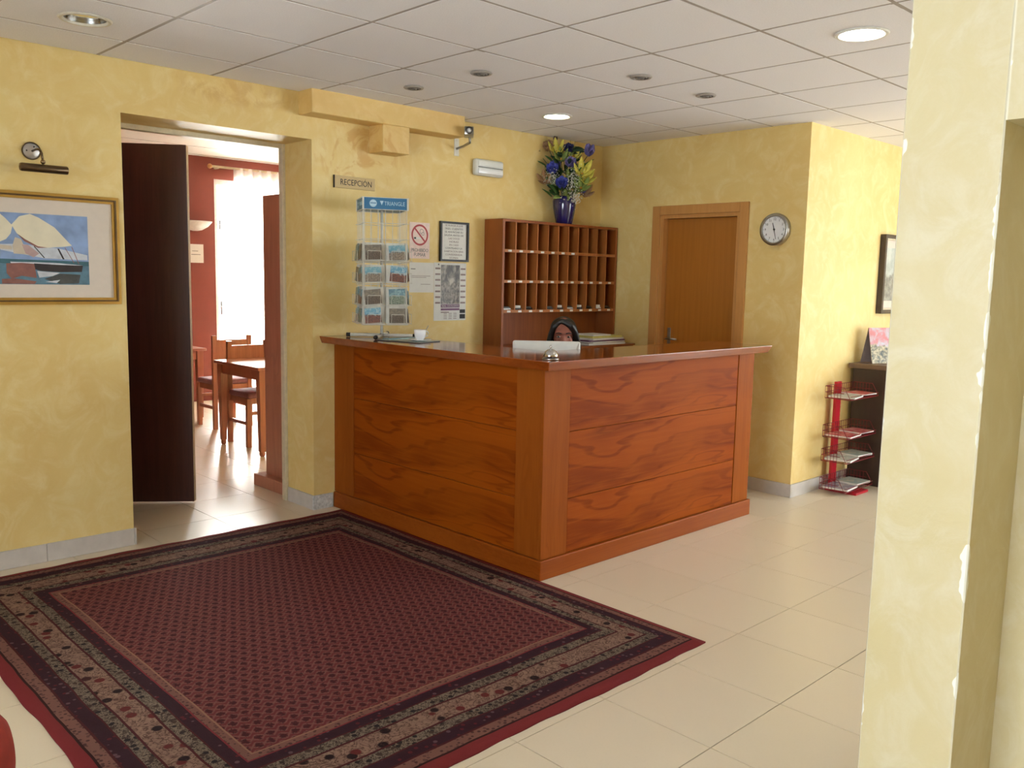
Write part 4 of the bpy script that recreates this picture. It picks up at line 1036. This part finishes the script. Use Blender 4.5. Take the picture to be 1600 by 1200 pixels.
for k in range(4):
    for ti, (z0, z1) in enumerate(TZ):
        for s in (-1, 1):
            if k == 2 and (ti+s) % 2: continue
            v = (ci*7+ti*3+k) % 4 if not (k == 0) else [(3, 1), (1, 2), (0, 3), (1, 0)][ti][0 if s < 0 else 1]
            ci += 1
            M = Matrix.Translation((RKX, RKY, CT)) @ Matrix.Rotation(RA+k*PI/2, 4, 'Z') @ Matrix.Translation((s*WS*.5, -WS-.004, z0+.004)) @ Matrix.Rotation(-.10, 4, 'X') @ Matrix.Rotation(random.uniform(-.13, .13), 4, 'Y')
            hh_ = random.uniform(.082, .098) if v != 1 else .088
            b = N(); box(b, -.050, .050, -.0025, .0025, 0, hh_)
            o = obj('postcard', b, CARD[v]); o.matrix_world = M
            tag(o, f'postcard of {motif_n[v]}, {"left" if s < 0 else "right"} slot of the {fnm[k]} side, {tn[ti]} tier of the wire rack', 'postcard', 'postcards in the wire rack')
            o['label'] = f'postcard of {motif_n[v]}, {tn[ti]} tier, {fnm[k]} side, {"left" if s < 0 else "right"} slot'
cp = thing('coffee_cup', 'white porcelain coffee cup with gold rim beside the postcard rack', 'cup', (3.225, 4.115, CT+.0105))
b = N(); lathe(b, [(.001, .001), (.020, .001), (.022, .005), (.030, .016), (.035, .035), (.037, .062), (.035, .062), (.033, .035), (.026, .014), (.001, .008)], 32, capb=False, capt=False); obj('cup_body', b, 'porcelain', cp, True)
b = N(); tube(b, [(.034, -.005, .05), (.048, -.007, .052), (.056, -.008, .040), (.050, -.007, .024), (.033, -.005, .020)], .0035, 8); obj('handle', b, 'porcelain', cp, True)
b = N(); lathe(b, [(.0352, .0618), (.0372, .0622), (.0368, .0632), (.0352, .0628)], 32, capb=False, capt=False); obj('rim_band', b, 'gold', cp, True)
b = N(); lathe(b, [(.001, 0), (.032, 0), (.036, .002), (.066, .009), (.068, .011), (.066, .012), (.036, .005), (.001, .004)], 36, (3.225, 4.115, CT+.0052), capb=False, capt=False)
tag(obj('saucer', b, 'porcelain', smooth=True), 'white saucer under the coffee cup', 'saucer')
b = N(); tube(b, [(3.235, 4.105, CT+.03), (3.262, 4.083, CT+.098)], .0022, 6); sphere(b, (3.233, 4.107, CT+.026), .008, 8, 6, (1, .7, 1.2))
tag(obj('teaspoon', b, 'steel', smooth=True), 'thin dark teaspoon leaning in the coffee cup', 'spoon')
lf = thing('leaflet', 'flat coloured leaflet under the cup and saucer', 'leaflet', (3.205, 4.20, CT+.0003), .25)
b = N(); box(b, -.10, .10, -.16, .16, 0, .0045); obj('sheets', b, 'dark_grey', lf)
b = N(); box(b, -.098, .098, -.158, .158, .0046, .0049); obj('cover', b, MAG[2], lf)
b = N(); box(b, 3.12, 3.36, 4.285, 4.345, CT+.0003, CT+.012, .002); tag(obj('brochure_pack', b, CARD[2]), 'thin pack of bluish brochures at the foot of the postcard rack', 'brochures')

# ================================================================== WALL CLOCK
ck = thing('wall_clock', 'round silver wall clock with white dial beside the oak door', 'clock', (XD, 3.205, 1.878), -PI/2)
b = N(); lathe(b, [(.112, 0), (.114, -.02), (.110, -.036), (.100, -.042), (.092, -.040), (.090, -.030)], 44, axis='Y', capb=False, capt=False); smooth_by_angle(obj('rim', b, 'steel', ck), 50)
b = N(); lathe(b, [(.001, -.028), (.093, -.028)], 40, axis='Y', capb=False, capt=False); obj('dial', b, 'porcelain', ck)
for k in range(1, 13):
    a = PI/2-k*PI/6
    lettering(str(k), .022, 'ink', ck, (.070*math.cos(a), -.0288, .070*math.sin(a)), name='numeral')
pol = []
for k in range(60):
    a = PI/2-k*PI/30; r1_, r0_, hw = .088, .085 if k % 5 else .081, .0006 if k % 5 else .0014
    ux, uz = math.cos(a), math.sin(a)
    pol.append(([(r0_*ux-hw*uz, r0_*uz+hw*ux), (r0_*ux+hw*uz, r0_*uz-hw*ux), (r1_*ux+hw*uz, r1_*uz-hw*ux), (r1_*ux-hw*uz, r1_*uz+hw*ux)], 'ink'))
flat_art('minute_marks', pol, ck, -.0285, 0)
for nm, h_, L, w_ in (('hour_hand', 11.46, .048, .0045), ('minute_hand', 27.6/5, .070, .0035)):
    a = PI/2-h_*PI/6; ux, uz = math.cos(a), math.sin(a); b = N()
    prism(b, [(-.012*ux-w_*uz/1.3, -.012*uz+w_*ux/1.3), (-.012*ux+w_*uz/1.3, -.012*uz-w_*ux/1.3), (L*ux+w_*uz*.4, L*uz-w_*ux*.4), (L*ux-w_*uz*.4, L*uz+w_*ux*.4)], -.0335 if nm[0] == 'h' else -.0355, -.0325 if nm[0] == 'h' else -.0345); obj(nm, b, 'ink', ck)
b = N(); lathe(b, [(.006, -.037), (.006, -.028)], 14, axis='Y'); obj('hub', b, 'ink', ck)

# ================================================================== LOUNGE CORNER
dk = thing('writing_desk', 'dark wooden desk against the sunlit wall behind the magazine rack', 'desk', (6.42, YR-.015, 0))
b = N(); box(b, 0, 1.3, -.55, 0, .885, .92, .003); obj('desk_top', b, 'desk_edge', dk)
for x in (.06, 1.2): b = N(); box(b, x, x+.04, -.52, -.01, 0, .884, .002); obj('side_panel', b, 'dark_desk', dk)
b = N(); box(b, .10, 1.2, -.06, -.04, .25, .884); obj('back_panel', b, 'dark_desk', dk)
b = N(); box(b, .10, 1.2, -.50, -.06, .70, .72); obj('shelf', b, 'dark_desk', dk)
b = N(); box(b, .10, 1.2, -.52, -.50, .74, .884, .002); dr_ = obj('drawer', b, 'dark_desk', dk)
b = N(); sphere(b, (.65, -.532, .81), .012, 10, 8); obj('knob', b, 'steel', dr_, True)
tc = thing('tent_card', 'colourful A-shaped display card standing on the dark desk', 'display card', (6.695, 2.835, .9205), 0)
hh, hb_ = .265, .065
b = N(); prism(b, [(-hb_, 0), (-hb_+.004, 0), (.002, hh), (-.002, hh)], -.15, .10); lp = obj('rear_panel', b, 'ink_soft', tc)
b = N(); prism(b, [(hb_-.004, 0), (hb_, 0), (.002, hh), (-.002, hh)], -.15, .10); obj('side_face', b, picture_mat('tent_print', ((52, 58, 46), (206, 190, 150), (206, 120, 120), (196, 196, 206)), 11.3, 9), tc)
b = N(); box(b, -hb_+.006, hb_-.006, -.14, .09, .0005, .0025); obj('base_flap', b, 'ink_soft', tc)
tc.rotation_euler = (0, 0, -2.017)
fp = thing('framed_print', 'dark framed pale print hanging over the desk, cut off by the pier', 'picture', (7.20, YR, 1.285))
b = N(); frame_strip(b, .345, .615, .030, -.045, -.001); obj('frame', b, 'dark_desk', fp)
b = N(); frame_strip(b, .345, .615, .010, -.040, -.001, .0302); obj('inner_frame', b, 'cream_frame', fp)
b = N(); box(b, -.307, .307, -.012, -.001, .038, .577); obj('mat_board', b, 'mat_board', fp)
b = N(); box(b, -.25, .25, -.0135, -.0125, .10, .515); o = obj('print', b, None, fp); o.data.materials.append(picture_mat('grey_print', ((120, 120, 112), (170, 168, 156), (168, 176, 170), (200, 204, 196)), 3.3, 8))

mr = thing('magazine_rack', 'red metal magazine rack with four wire trays by the corner', 'magazine rack', (6.18, 2.945, 0))
b = N(); box(b, -.045, .03, -.03, -.008, .02, .80, .002); obj('post', b, 'red_metal', mr)
b = N()
for k in range(24): box(b, .030, .038, -.026, -.012, .06+k*.03, .075+k*.03)
obj('post_teeth', b, 'red_metal', mr)
b = N(); box(b, -.10, .10, -.25, -.01, .0, .018, .003); obj('foot', b, 'red_metal', mr)
TRZ = [.035, .245, .42, .70]
for z in TRZ:
    b = N(); xa, xb, yf, yb_, h = -.235, .22, -.225, -.035, .085
    r = .0022
    for zz_ in (z, z+h*.5, z+h): 
        tube(b, [(xa, yf+.05, zz_), (xa, yb_, zz_)], r, 4); tube(b, [(xa, yb_, zz_), (xb, yb_, zz_)], r, 4); tube(b, [(xb, yf+.05, zz_), (xb, yb_, zz_)], r, 4)
    tube(b, [(xa, yf, z), (xb, yf, z)], r*1.3, 5); tube(b, [(xa, yf, z), (xa, yf+.05, z+h)], r, 4); tube(b, [(xb, yf, z), (xb, yf+.05, z+h)], r, 4)
    tube(b, [(xa, yf, z), (xa, yf+.05, z)], r, 4); tube(b, [(xb, yf, z), (xb, yf+.05, z)], r, 4)
    n_ = 14
    for i in range(n_+1):
        x = xa+(xb-xa)*i/n_; tube(b, [(x, yf, z), (x, yb_, z)], r*.8, 4); tube(b, [(x, yb_, z), (x, yb_, z+h)], r*.8, 4)
    for i in range(1, 6):
        y = yf+.05+(yb_-yf-.05)*i/6
        for xx in (xa, xb): tube(b, [(xx, y, z), (xx, y, z+h)], r*.8, 4)
    tube(b, [(xa, yf, z+.025), (xb, yf, z+.025)], r, 4)
    obj('wire_tray', b, 'red_wire', mr)
mlab = [['glossy travel magazine on the floor-level tray of the red rack', 'pale magazine lying across the floor-level tray of the red rack'], ['white catalogue sticking out of the second tray from the floor', 'pale folded newspaper on the second tray from the floor'],
        ['red-covered magazine on the third tray from the floor', 'pink magazine fanned over the third tray from the floor'], ['thin white brochure on the top tray of the red rack', 'red and white leaflet on the top tray of the red rack']]
mm = [[MAG[3], MAG[2]], [MAG[1], MAG[2]], [MAG[0], MAG[0]], [MAG[1], MAG[0]]]
for ti, z in enumerate(TRZ):
    for j in (0, 1):
        h = .014 if ti < 2 else .010
        t = thing('magazine', mlab[ti][j], 'magazine', (6.18-.10+j*.19, 2.945-.125-.01*j, z+.0045+j*.0), (.12 if j == 0 else -.1)+random.uniform(-.05, .05), 'magazines in the red rack')
        L, W_ = (.20, .19) if j == 0 else (.19, .17)
        t.location.z += .0 if j == 0 else .0146 if ti < 2 else .0106
        b = N(); box(b, -L/2, L/2, -W_/2, W_/2, h-.001, h); obj('cover', b, mm[ti][j], t)
        b = N(); box(b, -L/2+.001, L/2-.001, -W_/2+.001, W_/2-.001, 0, h-.0012); obj('pages', b, 'paper', t)

# ================================================================== RED ARMCHAIR (arm just in view)
ac = thing('armchair', 'red-orange upholstered armchair whose rounded arm enters at lower left', 'armchair', (.06, 1.70, 0), 0)
def cushion(b, x0, x1_, y0, y1_, z0, z1, r): box(b, x0, x1_, y0, y1_, z0, z1, r, 4)
for s in (-1, 1):
    b = N(); yc = s*.33
    # rolled arm: profile swept along x with a bulging front scroll
    prof = []
    lathe(b, [(.001, 0), (.06, .012), (.095, .035), (.108, .075), (.108, .60), (.095, .70), (.05, .76), (.001, .77)], 28, (.425-.77+.0, yc, .48), 'X', False, False)
    # turn so the rounded head points forward
    for v in b.verts: v.co.x = 2*(.425-.385)-v.co.x
    box(b, -.32, .36, yc-.07, yc+.07, .10, .47, .02, 2)
    o = obj('arm', b, 'armchair_red', ac, True)
b = N(); cushion(b, -.28, .40, -.25, .25, .26, .44, .05); smooth_by_angle(obj('seat_cushion', b, 'armchair_red', ac), 50)
b = N(); cushion(b, -.42, -.24, -.38, .38, .12, .88, .07); smooth_by_angle(obj('backrest', b, 'armchair_red', ac), 50)
b = N(); cushion(b, -.34, .36, -.26, .26, .10, .26, .02); smooth_by_angle(obj('base', b, 'armchair_red', ac), 50)
for x in (-.33, .33):
    for y in (-.33, .33): b = N(); lathe(b, [(.018, 0), (.026, .10)], 12, (x, y, 0)); obj('leg', b, 'dark_desk', ac)

# ================================================================== DINING ROOM
def dining_table(label, x0, y0, sx, sy):
    t = thing('dining_table', label, 'table', (x0+sx/2, y0+sy/2, 0), group='dining tables')
    b = N(); box(b, -sx/2, sx/2, -sy/2, sy/2, .715, .742, .004); obj('table_top', b, 'dining_wood', t)
    for s in (-1, 1):
        b = N(); box(b, -sx/2+.09, sx/2-.09, s*(sy/2-.05)-.011, s*(sy/2-.05)+.011, .63, .715); obj('apron', b, 'dining_wood', t)
        b = N(); box(b, s*(sx/2-.05)-.011, s*(sx/2-.05)+.011, -sy/2+.09, sy/2-.09, .63, .715); obj('apron', b, 'dining_wood', t)
        for s2 in (-1, 1):
            b = N(); cx, cy = s*(sx/2-.055), s2*(sy/2-.055)
            vprism(b, [(cx-.033, cy-.033), (cx+.033, cy-.033), (cx+.033, cy+.033), (cx-.033, cy+.033)], .04, .715, [(cx-.022, cy-.022), (cx+.022, cy-.022), (cx+.022, cy+.022), (cx-.022, cy+.022)])
            lathe(b, [(.016, 0), (.024, .012), (.024, .032), (.018, .045)], 12, (cx, cy, 0)); obj('leg', b, 'dining_wood', t)
    return t
dining_table('square wooden dining table nearest the doorway', 3.425, 6.47, .80, .80)
dining_table('wooden dining table farther back, left of the chair backs', 3.10, 8.42, .80, .80)
def dining_chair(label, loc, rz):
    t = thing('dining_chair', label, 'chair', loc, rz, 'dining chairs')        # faces -y, back at +y
    b = N(); box(b, -.19, .19, -.20, .175, .425, .475, .02, 3); smooth_by_angle(obj('seat', b, 'cushion', t), 50)
    b = N(); box(b, -.18, .18, -.18, .17, .375, .424); obj('seat_frame', b, 'dining_wood', t)
    for s in (-1, 1):
        b = N(); box(b, s*.178-.02, s*.178+.02, -.195, -.155, 0, .424, .002); obj('leg', b, 'dining_wood', t)
        b = N(); prism(b, [(s*.178-.02, 0), (s*.178+.02, 0), (s*.178+.02, .90), (s*.178-.02, .90)], .15, .185); obj('rear_post', b, 'dining_wood', t)
        b = N(); box(b, s*.178-.009, s*.178+.009, -.155, .15, .19, .22); obj('stretcher', b, 'dining_wood', t)
    b = N(); box(b, -.158, .158, .158, .178, .60, .86, .004); obj('backrest', b, 'dining_wood', t)
    b = N(); box(b, -.158, .158, -.185, -.165, .28, .31); obj('stretcher', b, 'dining_wood', t)
    return t
ch = dining_chair('dining chair tucked under the far side of the nearest table', (3.755, 7.115, 0), 0)
dup(ch, (3.93, 8.11, 0), PI, 'dining chair standing back to back with the tucked-in chair')
dup(ch, (3.55, 9.3, 0), 0, 'dining chair behind the farther table, against the light')
dup(ch, (4.95, 8.6, 0), PI, 'dining chair silhouetted before the bright terrace door')
cb = thing('tall_cabinet', 'reddish brown tall wooden cabinet with plinth just inside the dining doorway', 'cabinet', (3.02, YB+.07, 0))
b = N(); box(b, .0, .45, 0, .36, .085, 2.03, .003); obj('body', b, 'dining_wood', cb)
b = N(); box(b, -.06, .47, -.01, .43, 0, .084, .004); obj('plinth', b, 'dining_wood', cb)
b = N(); box(b, .02, .43, .361, .379, .10, 2.01, .003); dd = obj('door', b, 'dining_wood', cb)
b = N(); sphere(b, (.07, .392, 1.05), .013, 10, 8); obj('knob', b, 'steel', dd, True)
wl = thing('wall_uplighter', 'white half-bowl wall light on the red dining wall', 'wall light', (4.43, YF, 2.07))
b = N(); prof = [(.20, 0), (.195, -.012), (.15, -.06), (.08, -.10), (.02, -.112)]
n_ = 20; rr = []
for r, z in prof: rr.append([b.verts.new((r*math.cos(PI+PI*i/n_), .7*r*math.sin(PI+PI*i/n_), z)) for i in range(n_+1)])
for k in range(len(rr)-1):
    for i in range(n_): b.faces.new((rr[k][i], rr[k][i+1], rr[k+1][i+1], rr[k+1][i]))
o = obj('bowl', b, 'white_paint', wl, True); md = o.modifiers.new('t', 'SOLIDIFY'); md.thickness = .004
b = N(); box(b, -.04, .04, -.02, 0, -.09, -.02); obj('wall_bracket', b, 'white_paint', wl)
nt = thing('wall_notice', 'white printed sheet pinned on the red dining wall', 'notice', (4.44, YF, 1.60))
b = N(); box(b, -.085, .085, -.002, -.0005, 0, .21); obj('sheet', b, 'paper', nt)
flat_art('print', [(rect(-.05, .02, .13, .136), 'ink_grey'), (rect(-.06, .05, .09, .096), 'ink_grey')], nt, -.0025, .0001)
cr = thing('curtain_rail', 'pale wooden curtain pole with finial above the terrace door', 'curtain rail', (4.60, YF-.09, 2.69))
b = N(); tube(b, [(0, 0, 0), (2.6, 0, 0)], .014, 10); obj('pole', b, 'cream_frame', cr, True)
b = N(); sphere(b, (-.02, 0, 0), .028, 12, 8); obj('finial', b, 'casing', cr, True)
for x in (.08, 2.4): b = N(); box(b, x-.01, x+.01, -.005, .09, -.02, .012); obj('bracket', b, 'cream_frame', cr)
b = N(); cols = []
for i in range(161):
    x = 4.87+2.15*i/160; yy = YF-.09+.028*math.sin(i*.72)+.012*math.sin(i*.31+1)
    cols.append([b.verts.new((x, yy*(1)+(0 if z > .4 else .0), z)) for z in (.04, .9, 1.7, 2.45, 2.52, 2.70)])
for i in range(160):
    for k in range(5): b.faces.new((cols[i][k], cols[i+1][k], cols[i+1][k+1], cols[i][k+1]))
tag(obj('sheer_curtain', b, 'sheer', smooth=True), 'white sheer curtain hanging before the bright terrace door', 'curtain')
